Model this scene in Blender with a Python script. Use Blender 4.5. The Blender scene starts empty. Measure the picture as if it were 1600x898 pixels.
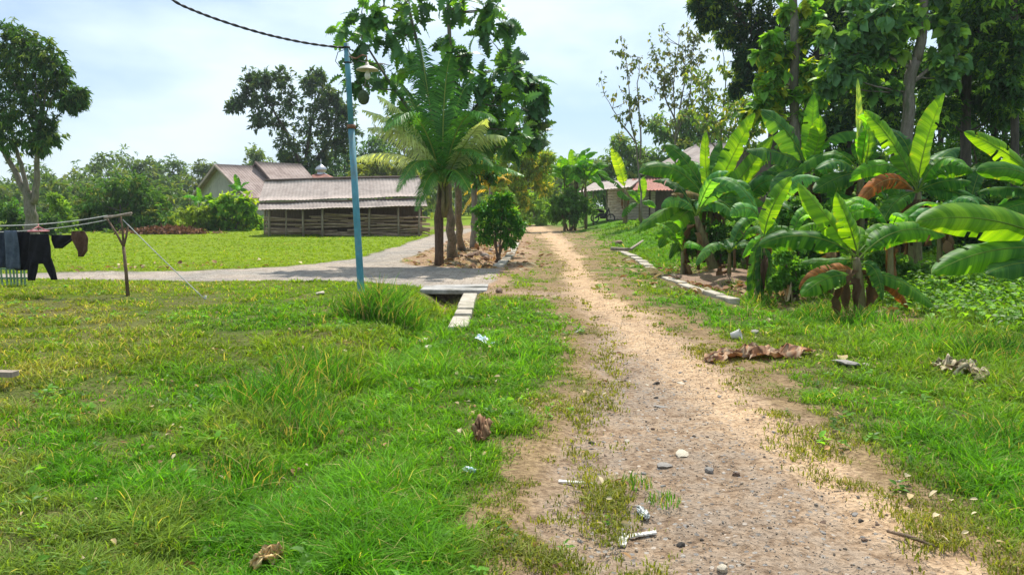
import bpy, math, random
import numpy as np
from mathutils import Vector, Matrix
random.seed(7); RN = np.random.default_rng(7)
S = bpy.context.scene
COL = S.collection
PI = math.pi

# ------------------------------------------------------------------ camera, sky, sun, exposure
FPX = 1186.0; HOR = 322.0
PITCH = math.atan((449 - HOR) / FPX)
CAM_Z = 1.6
cam = bpy.data.cameras.new('camera'); co = bpy.data.objects.new('camera', cam); COL.objects.link(co)
cam.sensor_width = 36; cam.lens = FPX / 1600 * 36; cam.clip_start = 0.05; cam.clip_end = 3000
co.location = (0, 0, CAM_Z); co.rotation_euler = (PI / 2 - PITCH, 0, 0)
S.camera = co
SUN_EL, SUN_AZ = math.radians(60), math.radians(14)
W = bpy.data.worlds.new('World'); S.world = W; W.use_nodes = True
nt = W.node_tree; nt.nodes.clear()
def wn(t, **k):
    n = nt.nodes.new(t)
    for a, b in k.items(): setattr(n, a, b)
    return n
wout = wn('ShaderNodeOutputWorld'); bg = wn('ShaderNodeBackground')
sky = wn('ShaderNodeTexSky', sky_type='NISHITA', sun_disc=False, sun_elevation=SUN_EL, sun_rotation=SUN_AZ,
         air_density=1.0, dust_density=1.0, ozone_density=3.0)
tc = wn('ShaderNodeTexCoord'); mp = wn('ShaderNodeMapping'); mp.inputs['Scale'].default_value = (1, 1, 2.6)
nz = wn('ShaderNodeTexNoise'); nz.inputs['Scale'].default_value = 2.3; nz.inputs['Detail'].default_value = 5; nz.inputs['Roughness'].default_value = .5
rmp = wn('ShaderNodeValToRGB'); rmp.color_ramp.elements[0].position = .40; rmp.color_ramp.elements[1].position = .60
rmp.color_ramp.elements[0].color = (.22,)*3 + (1,); rmp.color_ramp.elements[1].color = (.9,)*3 + (1,)
mx = wn('ShaderNodeMix', data_type='RGBA')
mx.inputs['B'].default_value = (7.9, 9.2, 10.2, 1)
bg.inputs['Strength'].default_value = 0.085
L = nt.links.new
L(tc.outputs['Generated'], mp.inputs['Vector']); L(mp.outputs[0], nz.inputs['Vector']); L(nz.outputs['Fac'], rmp.inputs[0])
L(rmp.outputs[0], mx.inputs['Factor']); tn = wn('ShaderNodeMix', data_type='RGBA', blend_type='MULTIPLY'); tn.inputs['Factor'].default_value = 1; tn.inputs['B'].default_value = (.86, .97, 1.1, 1); L(sky.outputs[0], tn.inputs['A']); L(tn.outputs['Result'], mx.inputs['A']); L(mx.outputs['Result'], bg.inputs['Color']); L(bg.outputs[0], wout.inputs[0])
sd = bpy.data.lights.new('sun', 'SUN'); sd.energy = 4.0; sd.angle = math.radians(.6); sd.color = (1, .95, .86)
so = bpy.data.objects.new('sun', sd); COL.objects.link(so)
SV = Vector((math.sin(SUN_AZ) * math.cos(SUN_EL), math.cos(SUN_AZ) * math.cos(SUN_EL), math.sin(SUN_EL)))
so.rotation_euler = SV.to_track_quat('Z', 'Y').to_euler(); so.location = (0, 0, 30)
S.view_settings.view_transform = 'Standard'; S.view_settings.look = 'None'; S.view_settings.gamma = 1
S.view_settings.exposure = 0.58
S.render.engine = 'CYCLES'
try:
    S.cycles.max_bounces = 8; S.cycles.transmission_bounces = 6; S.cycles.transparent_max_bounces = 4
    S.cycles.diffuse_bounces = 4
except Exception: pass

HAZE = True
# ------------------------------------------------------------------ numeric helpers
def sm(t): t = np.clip(t, 0, 1); return t * t * (3 - 2 * t)
def _h(ix, iy, s):
    n = (ix.astype(np.int64) * 374761393 + iy.astype(np.int64) * 668265263 + s * 974634777) & 0x7fffffff
    n = ((n ^ (n >> 13)) * 1274126177) & 0x7fffffff
    return ((n ^ (n >> 16)) & 0xffff) / 65535.0
def vn(x, y, s=0):
    x = np.asarray(x, float); y = np.asarray(y, float)
    ix = np.floor(x); iy = np.floor(y); fx = x - ix; fy = y - iy
    fx = fx * fx * (3 - 2 * fx); fy = fy * fy * (3 - 2 * fy); ix = ix.astype(np.int64); iy = iy.astype(np.int64)
    return (_h(ix, iy, s) * (1 - fx) + _h(ix + 1, iy, s) * fx) * (1 - fy) + (_h(ix, iy + 1, s) * (1 - fx) + _h(ix + 1, iy + 1, s) * fx) * fy
def fbm(x, y, s=0, o=4):
    r = 0; a = .5
    for i in range(o): r = r + a * vn(x * 2 ** i, y * 2 ** i, s + i * 17); a *= .5
    return r / (1 - .5 ** o)
def ditch_x(y): return np.interp(y, [0, 4, 10, 14, 23, 38, 60], [-1.5, -1.5, -1.28, -1.2, -.75, -.35, -.3])
def ditch_r(y): return np.interp(y, [0, 10, 15, 28, 60], [4.6, 4.5, 4.25, 4.9, 5.6])
def terrain(x, y):
    x = np.asarray(x, float); y = np.asarray(y, float)
    z = (fbm(x * .5, y * .5, 3, 3) - .5) * .10 * sm(np.abs(x + .0) / 3)
    z = z + (fbm(x * 2.2, y * 2.2, 9, 3) - .5) * .045
    z = z - np.interp(y, [0, 3, 9, 13.5, 15.2, 15.5, 19.8, 20.6, 24, 36, 42], [.08, .12, .22, .36, .36, .02, .02, .3, .3, .18, 0]) * np.exp(-((x - ditch_x(y)) / .42) ** 2)
    z = z - .16 * np.exp(-((x - ditch_r(y)) / .5) ** 2) * sm((y - 8) / 4) * (1 - sm((y - 30) / 6))
    z = z + .65 * sm((x - 3.6) / 4) * sm((y - 24) / 24)
    z = z + .55 * sm((x - 5.3) / 6) * sm((y - 5) / 7) * (1 - sm((y - 24) / 24))
    z = z + .5 * sm((y - 55) / 60)
    return z
def t1(x, y): return float(terrain(np.array([x]), np.array([y]))[0])
def ray(px, py):
    xc = (px - 800) / FPX; yc = -(py - 449) / FPX
    return Vector((xc, math.cos(PITCH) + yc * math.sin(PITCH), -math.sin(PITCH) + yc * math.cos(PITCH)))
def P(px, py, Y):
    d = ray(px, py); t = Y / d.y
    return Vector((d.x * t, Y, CAM_Z + d.z * t))
def G(px, py):
    d = ray(px, py); ts = np.geomspace(1.0, 400, 900)
    zz = CAM_Z + d.z * ts - terrain(d.x * ts, d.y * ts)
    k = np.argmax(zz < 0)
    if zz[k] >= 0: k = len(ts) - 1
    a, b = ts[max(k - 1, 0)], ts[k]
    for _ in range(20):
        m = (a + b) / 2
        if CAM_Z + d.z * m - t1(d.x * m, d.y * m) < 0: b = m
        else: a = m
    x, y = d.x * b, d.y * b
    return Vector((x, y, t1(x, y)))
def flat(px, py):
    d = ray(px, py); t = -CAM_Z / d.z; return (d.x * t, d.y * t)
def poly_sd(x, y, pts):
    """signed distance, positive inside"""
    x = np.asarray(x, float); y = np.asarray(y, float)
    best = np.full(x.shape, 1e9); ins = np.zeros(x.shape, bool); n = len(pts)
    for i in range(n):
        ax, ay = pts[i]; bx, by = pts[(i + 1) % n]
        ex, ey = bx - ax, by - ay; l2 = ex * ex + ey * ey + 1e-9
        t = np.clip(((x - ax) * ex + (y - ay) * ey) / l2, 0, 1)
        best = np.minimum(best, (x - ax - t * ex) ** 2 + (y - ay - t * ey) ** 2)
        c = (ay > y) != (by > y)
        xi = ax + (y - ay) * ex / (ey if abs(ey) > 1e-9 else 1e-9)
        ins ^= c & (x < xi)
    d = np.sqrt(best); return np.where(ins, d, -d)

# ------------------------------------------------------------------ materials
def mat(name):
    m = bpy.data.materials.new(name); m.use_nodes = True; m.node_tree.nodes.clear(); return m
class NB:
    def __init__(s, m): s.t = m.node_tree
    def n(s, t, **k):
        q = s.t.nodes.new(t)
        for a, b in k.items():
            if a in q.inputs.keys(): q.inputs[a].default_value = b
            else: setattr(q, a, b)
        return q
    def l(s, a, b): s.t.links.new(a, b)
    def noise(s, scale, detail=4, rough=.55, vec=None, dist=0):
        q = s.n('ShaderNodeTexNoise'); q.inputs['Scale'].default_value = scale; q.inputs['Detail'].default_value = detail
        q.inputs['Roughness'].default_value = rough; q.inputs['Distortion'].default_value = dist
        if vec is not None: s.l(vec, q.inputs['Vector'])
        return q.outputs['Fac']
    def ramp(s, fac, stops):
        q = s.n('ShaderNodeValToRGB'); e = q.color_ramp.elements
        while len(e) < len(stops): e.new(.5)
        for i, (p, c) in enumerate(stops): e[i].position = p; e[i].color = (c if len(c) == 4 else tuple(c) + (1,))
        s.l(fac, q.inputs[0]); return q.outputs[0]
    def mix(s, f, a, b, mode='MIX'):
        q = s.n('ShaderNodeMix', data_type='RGBA', blend_type=mode)
        for v, k in ((f, 'Factor'), (a, 'A'), (b, 'B')):
            if isinstance(v, (int, float)): q.inputs[k].default_value = v if k == 'Factor' else (v, v, v, 1)
            elif isinstance(v, (tuple, list)): q.inputs[k].default_value = tuple(v)[:3] + (1,)
            else: s.l(v, q.inputs[k])
        return q.outputs['Result']
    def math(s, op, a, b=0):
        q = s.n('ShaderNodeMath', operation=op)
        for i, v in enumerate((a, b)):
            if isinstance(v, (int, float)): q.inputs[i].default_value = v
            else: s.l(v, q.inputs[i])
        return q.outputs[0]
    def pos(s, scale=(1, 1, 1)):
        t = s.n('ShaderNodeTexCoord'); m = s.n('ShaderNodeMapping'); m.inputs['Scale'].default_value = scale
        s.l(t.outputs['Object'], m.inputs['Vector']); return m.outputs[0]
    def bump(s, h, st=.5, dist=.02):
        q = s.n('ShaderNodeBump'); q.inputs['Strength'].default_value = st; q.inputs['Distance'].default_value = dist
        s.l(h, q.inputs['Height']); return q.outputs[0]
    def bsdf(s, color, rough=.7, normal=None, metal=0, spec=.5):
        q = s.n('ShaderNodeBsdfPrincipled'); q.inputs['Metallic'].default_value = metal; q.inputs['Specular IOR Level'].default_value = spec
        if isinstance(color, tuple): q.inputs['Base Color'].default_value = color + (1,)
        else: s.l(color, q.inputs['Base Color'])
        if isinstance(rough, (int, float)): q.inputs['Roughness'].default_value = rough
        else: s.l(rough, q.inputs['Roughness'])
        if normal is not None: s.l(normal, q.inputs['Normal'])
        return q
    def out(s, sh): o = s.n('ShaderNodeOutputMaterial'); s.l(sh, o.inputs['Surface'])
def attr(b, name='col'):
    q = b.n('ShaderNodeAttribute'); q.attribute_name = name; return q
def leaf_mat(name, tf=.45, rough=.45, spec=.5, yel=(1.5, 1.35, .35), veins=False, gain=1.65):
    m = mat(name); b = NB(m); c = b.mix(1, attr(b).outputs['Color'], (gain, gain, gain * .9), 'MULTIPLY')
    big = b.noise(1.3, 3, vec=b.pos()); c = b.mix(.55, c, b.ramp(big, [(.3, (.6, .65, .6)), (.7, (1.35, 1.3, 1.2))]), 'MULTIPLY')
    nrm = None
    if veins:
        uv = attr(b, 'luv'); sp = b.n('ShaderNodeSeparateXYZ'); b.l(uv.outputs['Vector'], sp.inputs[0])
        ab = b.math('ABSOLUTE', sp.outputs[1])
        ph = b.math('SUBTRACT', b.math('MULTIPLY', sp.outputs[0], 30), b.math('MULTIPLY', ab, 1.6))
        cv = b.n('ShaderNodeCombineXYZ'); b.l(ph, cv.inputs[0]); b.l(b.math('MULTIPLY', sp.outputs[2], 7), cv.inputs[1])
        n1 = b.noise(.55, 3, .6, cv.outputs[0]); n2 = b.noise(4.5, 1, .5, cv.outputs[0])
        c = b.mix(.85, c, b.ramp(n1, [(.36, (.45, .6, .6)), (.5, (.95, .98, 1)), (.66, (2.0, 1.6, 1.2))]), 'MULTIPLY')
        c = b.mix(.6, c, b.ramp(n2, [(.35, (.8, .8, .8)), (.65, (1.2, 1.2, 1.1))]), 'MULTIPLY')
        nrm = b.bump(n2, .35, .01)
    p = b.bsdf(c, rough, nrm, spec=spec)
    t = b.n('ShaderNodeBsdfTranslucent'); b.l(b.mix(1, c, yel, 'MULTIPLY'), t.inputs['Color'])
    ms = b.n('ShaderNodeMixShader'); ms.inputs[0].default_value = tf
    b.l(p.outputs[0], ms.inputs[1]); b.l(t.outputs[0], ms.inputs[2]); b.out(ms.outputs[0]); return m
def plain(name, c1, c2, scale=6, stretch=(1, 1, 1), rough=.8, bump=.4, bdist=.01, c3=None, metal=0, spec=.4, detail=6):
    m = mat(name); b = NB(m); v = b.pos(stretch)
    n = b.noise(scale, detail, .6, v); n2 = b.noise(scale * 5.3, 3, .6, v)
    c = b.ramp(n, [(.3, c1), (.7, c2)])
    if c3: c = b.mix(b.ramp(b.noise(scale * .45, 6, .7, v), [(.5, (0, 0, 0)), (.64, (1, 1, 1))]), c, c3)
    c = b.mix(.5, c, b.ramp(n2, [(.25, (.65,) * 3), (.75, (1.3,) * 3)]), 'MULTIPLY')
    p = b.bsdf(c, rough, b.bump(b.math('ADD', n, b.math('MULTIPLY', n2, .5)), bump, bdist), metal, spec); b.out(p.outputs[0]); return m
M = {}
M['leaf'] = leaf_mat('leaf', .5, .5, .3, gain=1.8)
M['leaf_gloss'] = leaf_mat('leaf_glossy', .4, .42, .4)
M['grass'] = leaf_mat('grass_blade', .5, .65, .2, yel=(1.35, 1.25, .35), gain=1.42)
M['banana'] = leaf_mat('banana_leaf', .55, .45, .22, yel=(1.85, 1.55, .22), veins=True, gain=1.5)
M['dead'] = leaf_mat('dead_leaf', .18, .75, .2, yel=(1.1, .9, .6), gain=1.15); M['dead_banana'] = leaf_mat('dead_banana', .25, .7, .2, yel=(1.2, .9, .4), gain=1.1, veins=True)
M['bark'] = plain('bark_grey', (.13, .105, .08), (.26, .225, .18), 5, (3, 3, .7), bump=.8, bdist=.03, c3=(.10, .11, .06))
M['bark_brown'] = plain('bark_brown', (.10, .06, .035), (.24, .16, .10), 6, (2, 2, 1), bump=.9, bdist=.03)
M['bark_dark'] = plain('bark_dark', (.05, .04, .03), (.12, .10, .075), 5, (3, 3, .7), bump=.8, bdist=.03)
M['fibre'] = plain('palm_fibre', (.05, .03, .018), (.17, .10, .055), 9, (3, 3, 1), bump=1, bdist=.03)
M['pseudostem'] = plain('banana_stem', (.13, .13, .045), (.26, .20, .09), 4, (5, 5, 1), c3=(.09, .05, .03), rough=.6, bump=.5)
M['wood_grey'] = plain('weathered_wood', (.20, .16, .12), (.40, .33, .26), 4, (6, 6, 1), bump=.6)
M['wood_pale'] = plain('pale_boards', (.5, .41, .32), (.7, .6, .5), 4, (1, 1, 5), bump=.6, c3=(.30, .22, .15))
M['stick'] = plain('stick_wood', (.20, .13, .085), (.50, .37, .26), 2.2, (1, 4, 4), bump=.6)
M['concrete'] = plain('concrete', (.34, .30, .23), (.54, .48, .39), 5, c3=(.25, .22, .16), bump=.7, bdist=.02)
M['slab'] = plain('slab_concrete', (.28, .27, .25), (.45, .43, .40), 4, c3=(.2, .19, .16), bump=.7, bdist=.02)
M['roof_sheet'] = plain('cement_sheet', (.30, .245, .215), (.43, .365, .325), .9, c3=(.20, .165, .15), bump=.3, rough=.9)
M['roof_brown'] = plain('brown_roof', (.26, .19, .16), (.36, .28, .25), 1.2, bump=.3, c3=(.2, .14, .12))
M['roof_red'] = plain('red_tiles', (.27, .095, .065), (.40, .17, .12), 3, bump=.5, c3=(.2, .09, .07))
M['roof_orange'] = plain('orange_tiles', (.32, .14, .09), (.42, .2, .14), 3, bump=.5)
M['ridge'] = plain('dark_ridge', (.08, .055, .045), (.16, .11, .09), 3)
M['wall_grey'] = plain('grey_plaster', (.30, .29, .27), (.40, .38, .35), 1.2, (1, 1, .3), c3=(.22, .21, .20), bump=.2)
M['wall_dark'] = plain('dark_boards', (.075, .048, .032), (.15, .10, .07), 3, (4, 4, 1))
M['pole_blue'] = plain('blue_paint', (.05, .22, .30), (.12, .33, .40), 4, (1, 1, .5), rough=.65, bump=.3, c3=(.20, .23, .20))
M['rust'] = plain('rust', (.16, .07, .035), (.28, .14, .08), 12)
M['shade'] = plain('enamel_shade', (.42, .38, .28), (.55, .5, .4), 10, rough=.5, bump=.1)
M['bulb'] = plain('bulb_glass', (.7, .68, .6), (.8, .78, .7), 2, rough=.2, bump=0)
M['cable'] = plain('black_cable', (.012, .012, .013), (.03, .03, .03), 20, rough=.6)
M['rope'] = plain('pale_rope', (.42, .42, .38), (.62, .62, .56), 30, rough=.9)
M['black_cloth'] = plain('black_cloth', (.008, .008, .010), (.02, .02, .024), 8, rough=.9, spec=.2)
M['navy_cloth'] = plain('navy_cloth', (.02, .028, .045), (.05, .065, .09), 8, rough=.9, spec=.2)
M['denim'] = plain('denim', (.05, .07, .10), (.13, .16, .20), 6, rough=.9, spec=.2)
M['brown_cloth'] = plain('brown_cloth', (.07, .035, .02), (.15, .085, .055), 8, rough=.9, spec=.2)
M['pink_plastic'] = plain('pink_plastic', (.45, .14, .16), (.55, .2, .2), 8, rough=.4)
M['fence_green'] = plain('faded_green_paint', (.10, .20, .13), (.22, .32, .20), 8)
M['white'] = plain('white_foam', (.52, .50, .44), (.72, .70, .64), 14, bump=.4, rough=.7)
M['bag'] = plain('white_plastic', (.66, .76, .80), (.82, .85, .86), 14, rough=.4, bump=.5, c3=(.35, .62, .72))
M['film'] = plain('grey_plastic_film', (.38, .42, .40), (.62, .64, .62), 14, rough=.3, bump=.5)
M['stone'] = plain('grey_stone', (.22, .20, .18), (.38, .35, .31), 9, bump=.7, bdist=.01)
M['stone_dark'] = plain('dark_stone', (.035, .028, .022), (.09, .075, .06), 12, bump=.7)
M['stone_pale'] = plain('pale_stone', (.5, .43, .32), (.7, .62, .48), 9, bump=.7)
M['stone_brown'] = plain('brown_rock', (.22, .13, .085), (.40, .27, .19), 6, bump=.9, bdist=.03)
M['silver'] = plain('dome_metal', (.45, .46, .48), (.6, .6, .62), 4, rough=.35, metal=.7)
M['black_metal'] = plain('black_metal', (.015, .015, .016), (.04, .04, .04), 10, rough=.4)

# ------------------------------------------------------------------ mesh builder
class MB:
    def __init__(s, Mx=None): s.V = []; s.F = []; s.C = []; s.U = []; s.n = 0; s.M = Mx
    def add(s, v, faces, col=(.1, .1, .1), uv=None):
        v = np.asarray(v, float).reshape(-1, 3)
        if s.M is not None:
            A = np.array(s.M); v = v @ A[:3, :3].T + A[:3, 3]
        s.V.append(v)
        for f in faces:
            f = np.asarray(f, np.int64)
            if f.size: s.F.append(f + s.n)
        c = np.asarray(col, float); c = np.broadcast_to(c, (len(v), 3)); s.C.append(c)
        s.U.append(np.zeros((len(v), 3)) if uv is None else np.asarray(uv, float)); s.n += len(v); return s
    def box(s, c, size, R=None, col=(.1,) * 3):
        h = np.array(size) / 2
        v = np.array([[x, y, z] for x in (-1, 1) for y in (-1, 1) for z in (-1, 1)], float) * h
        if R is not None: v = v @ np.array(R.to_3x3()).T
        v = v + np.array(c)
        return s.add(v, [[(0, 1, 3, 2), (4, 6, 7, 5), (0, 4, 5, 1), (2, 3, 7, 6), (0, 2, 6, 4), (1, 5, 7, 3)]], col)
    def beam(s, a, b, w, h, col=(.1,) * 3):
        a = Vector(a); b = Vector(b); d = b - a; q = d.to_track_quat('X', 'Z').to_matrix()
        return s.box((a + b) / 2, (d.length, w, h), q, col)
    def tube(s, pts, rad, n=8, col=(.1,) * 3, caps=True):
        pts = [Vector(p) for p in pts]; k = len(pts)
        if isinstance(rad, (int, float)): rad = [rad] * k
        elif len(rad) == 2 and k != 2: rad = list(np.linspace(rad[0], rad[1], k))
        T = (pts[1] - pts[0]).normalized(); ref = Vector((1, 0, 0)) if abs(T.x) < .8 else Vector((0, 1, 0))
        N = T.cross(ref).normalized(); V = []
        ang = np.linspace(0, 2 * PI, n, endpoint=False); ca, sa = np.cos(ang), np.sin(ang)
        for i in range(k):
            Tn = (pts[min(i + 1, k - 1)] - pts[max(i - 1, 0)])
            Tn = Tn.normalized() if Tn.length > 1e-9 else T
            N = (N - Tn * N.dot(Tn)); N = N.normalized() if N.length > 1e-6 else Tn.orthogonal().normalized()
            B = Tn.cross(N)
            V.append(np.array(pts[i]) + rad[i] * (ca[:, None] * np.array(N) + sa[:, None] * np.array(B)))
        F = []
        j = np.arange(n); j2 = (j + 1) % n
        for i in range(k - 1): F.append(np.stack([i * n + j, i * n + j2, (i + 1) * n + j2, (i + 1) * n + j], 1))
        fs = [np.concatenate(F)]
        if caps: fs += [np.array([j[::-1]]), np.array([(k - 1) * n + j])]
        return s.add(np.concatenate(V), fs, col)
    def lathe(s, c, prof, n=20, col=(.1,) * 3):
        pts = [(c[0], c[1], c[2] + z) for r, z in prof]; c = Vector(c)
        ang = np.linspace(0, 2 * PI, n, endpoint=False); V = []
        for r, z in prof: V.append(np.stack([c.x + r * np.cos(ang), c.y + r * np.sin(ang), np.full(n, c.z + z)], 1))
        j = np.arange(n); j2 = (j + 1) % n
        F = [np.stack([i * n + j, i * n + j2, (i + 1) * n + j2, (i + 1) * n + j], 1) for i in range(len(prof) - 1)]
        return s.add(np.concatenate(V), [np.concatenate(F), np.array([j[::-1]]), np.array([(len(prof) - 1) * n + j])], col)
    def grid(s, X, nu, nv, col=(.1,) * 3, uv=None, thick=0):
        """X (nu*nv,3) sheet; thick>0 makes it closed"""
        X = np.asarray(X, float).reshape(nu, nv, 3)
        i, j = np.meshgrid(np.arange(nu - 1), np.arange(nv - 1), indexing='ij'); i = i.ravel(); j = j.ravel()
        a = i * nv + j; q = np.stack([a, a + nv, a + nv + 1, a + 1], 1)
        if thick <= 0: return s.add(X.reshape(-1, 3), [q], col, uv)
        du = np.gradient(X, axis=0); dv = np.gradient(X, axis=1); N = np.cross(du, dv); N /= (np.linalg.norm(N, axis=2, keepdims=True) + 1e-9)
        n = nu * nv; V = np.concatenate([X.reshape(-1, 3), (X - N * thick).reshape(-1, 3)])
        rim = [k * nv for k in range(nu)] + [(nu - 1) * nv + k for k in range(1, nv)] + [k * nv + nv - 1 for k in range(nu - 2, -1, -1)] + [k for k in range(nv - 2, 0, -1)]
        r = np.array(rim); r2 = np.roll(r, -1)
        return s.add(V, [q, q[:, ::-1] + n, np.stack([r, r2, r2 + n, r + n], 1)], col)
    def build(s, name, m, parent=None, smooth=True, loc=None):
        V = np.concatenate(s.V)
        if parent is not None: off = np.array(ORG[parent.name])
        elif loc is not None: off = np.array(loc, float)
        else: off = np.zeros(3)
        me = bpy.data.meshes.new(name); Vl = V - off
        me.vertices.add(len(Vl)); me.vertices.foreach_set('co', Vl.astype(np.float32).ravel())
        loops = np.concatenate([f.ravel() for f in s.F]); sizes = np.concatenate([np.full(len(f), f.shape[1]) for f in s.F])
        me.loops.add(len(loops)); me.loops.foreach_set('vertex_index', loops.astype(np.int32))
        st = np.concatenate([[0], np.cumsum(sizes)[:-1]])
        me.polygons.add(len(sizes)); me.polygons.foreach_set('loop_start', st.astype(np.int32)); me.polygons.foreach_set('loop_total', sizes.astype(np.int32))
        me.polygons.foreach_set('use_smooth', np.full(len(sizes), smooth))
        ca = me.attributes.new('col', 'FLOAT_COLOR', 'POINT'); c4 = np.concatenate([np.concatenate(s.C), np.ones((len(V), 1))], 1); ca.data.foreach_set('color', c4.astype(np.float32).ravel())
        U = np.concatenate(s.U)
        if np.any(U): ua = me.attributes.new('luv', 'FLOAT_VECTOR', 'POINT'); ua.data.foreach_set('vector', U.astype(np.float32).ravel())
        me.update(calc_edges=True); me.materials.append(m)
        o = bpy.data.objects.new(name, me); COL.objects.link(o)
        if parent is not None: o.parent = parent; ORG[o.name] = tuple(off)
        else: o.location = off; ORG[o.name] = tuple(off)
        return o
ORG = {}
def tag(o, label=None, cat=None, group=None, kind=None):
    if label: o['label'] = label
    if cat: o['category'] = cat
    if group: o['group'] = group
    if kind: o['kind'] = kind
    return o
def thing(name, label, cat, loc, group=None):
    o = bpy.data.objects.new(name, None); COL.objects.link(o); o.location = loc; o.empty_display_size = .2
    ORG[o.name] = tuple(loc); return tag(o, label, cat, group)
def bez(a, b, c, n=10):
    a, b, c = Vector(a), Vector(b), Vector(c)
    return [a * (1 - t) ** 2 + b * 2 * t * (1 - t) + c * t * t for t in np.linspace(0, 1, n)]
def wob(pts, amp):
    return [Vector(p) + Vector((random.uniform(-1, 1), random.uniform(-1, 1), random.uniform(-.3, .3))) * (amp if 0 < i < len(pts) - 1 else 0) for i, p in enumerate(pts)]

# ------------------------------------------------------------------ ground masks
def PP(l): return [flat(*p) for p in l]
ROAD = [(-.1, .6), (-.05, 2.4)] + PP([(850, 898), (862, 780), (880, 690), (925, 610), (945, 560), (925, 510), (900, 468), (880, 463), (800, 460), (745, 455), (760, 450), (862, 454),
        (888, 446), (884, 420), (873, 398), (853, 377), (829, 362), (806, 356.5), (740, 356), (700, 356.8), (720, 353.5), (800, 352), (838, 352.5), (868, 360), (893, 377), (908, 400), (927, 430), (972, 465), (1045, 508), (1103, 548), (1150, 590), (1235, 650), (1340, 740), (1450, 810), (1545, 898)]) + [(2.6, 1.9), (2.6, .6)]
PATH = PP([(-300, 432), (70, 427), (300, 424), (450, 416), (560, 404), (600, 392), (640, 379), (672, 368), (700, 361), (735, 357), (742, 360), (722, 366), (700, 378), (660, 394), (622, 408), (640, 415), (700, 417), (780, 420), (775, 436), (750, 452), (660, 446), (560, 440), (300, 438), (70, 436), (-300, 444)])
ISLE = PP([(615, 412), (640, 402), (680, 385), (720, 366), (745, 358), (810, 354), (830, 362), (838, 400), (800, 445), (770, 448), (640, 422)])
def masks(x, y):
    wx = x + (fbm(x * 1.3, y * 1.3, 21, 3) - .5) * (.35 + .02 * y) + (fbm(x * 7, y * 7, 25, 2) - .5) * .16
    wy = y + (fbm(x * 1.3, y * 1.3, 41, 3) - .5) * (.5 + .03 * y)
    r = poly_sd(wx, wy, ROAD); p = poly_sd(x + (wx - x) * .3, y + (wy - y) * .3, PATH); i = poly_sd(wx, wy, ISLE)
    return r, p, i
def mixc(a, b, t): return a * (1 - t[:, None]) + b * t[:, None]
def grass_tone(x, y):
    n = fbm(x * .35, y * .35, 5, 4); n2 = fbm(x * 1.6, y * 1.6, 61, 3); n3 = fbm(x * .12, y * .12, 71, 3)
    far = sm((y - 9) / 9)
    viv = np.array([.076, .205, .011]); olive = np.array([.142, .205, .018]); dry = np.array([.29, .24, .11]); fieldc = np.array([.185, .270, .014])
    c = mixc(viv[None], olive[None], sm((n - .38) / .25) * .8)
    left = sm((-x - 1.9 - .25 * y) / 1.5)            # lower-left lawn is olive and dry
    c = mixc(c, olive[None], left * .5)
    c = mixc(c, dry[None], sm((n2 - .50) / .12) * (.06 + .5 * np.clip(left + .5 * (x < -1.1) * (y < 6), 0, 1)) * (1 - far * .8))
    c = mixc(c, fieldc[None], far * sm((-x + 2) / 3) * (.65 + .35 * n3))
    c = mixc(c, viv[None] * 1.05, .8 * sm((x + 1.7) / .4) * (1 - sm((x - .6) / .6)) * (1 - sm((y - 11) / 3)))
    rs = sm((x - 3) / 2) ; c = mixc(c, np.array([.10, .215, .016])[None], rs * .5)
    return c
def soil_mask(x, y):
    # brown soil under and around the bananas on the right and bare patches
    s1 = np.exp(-(((x - 4.9) / 1.5) ** 2 + ((y - 16.5) / 3.6) ** 2)); s2 = .8 * np.exp(-(((x - 5.3) / .7) ** 2 + ((y - 10.8) / .9) ** 2))
    s3 = .9 * np.exp(-(((x + 4.0) / .5) ** 2 + ((y - 5.2) / .35) ** 2))
    return np.clip((s1 + s2 + s3) * 1.25, 0, 1)
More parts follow.
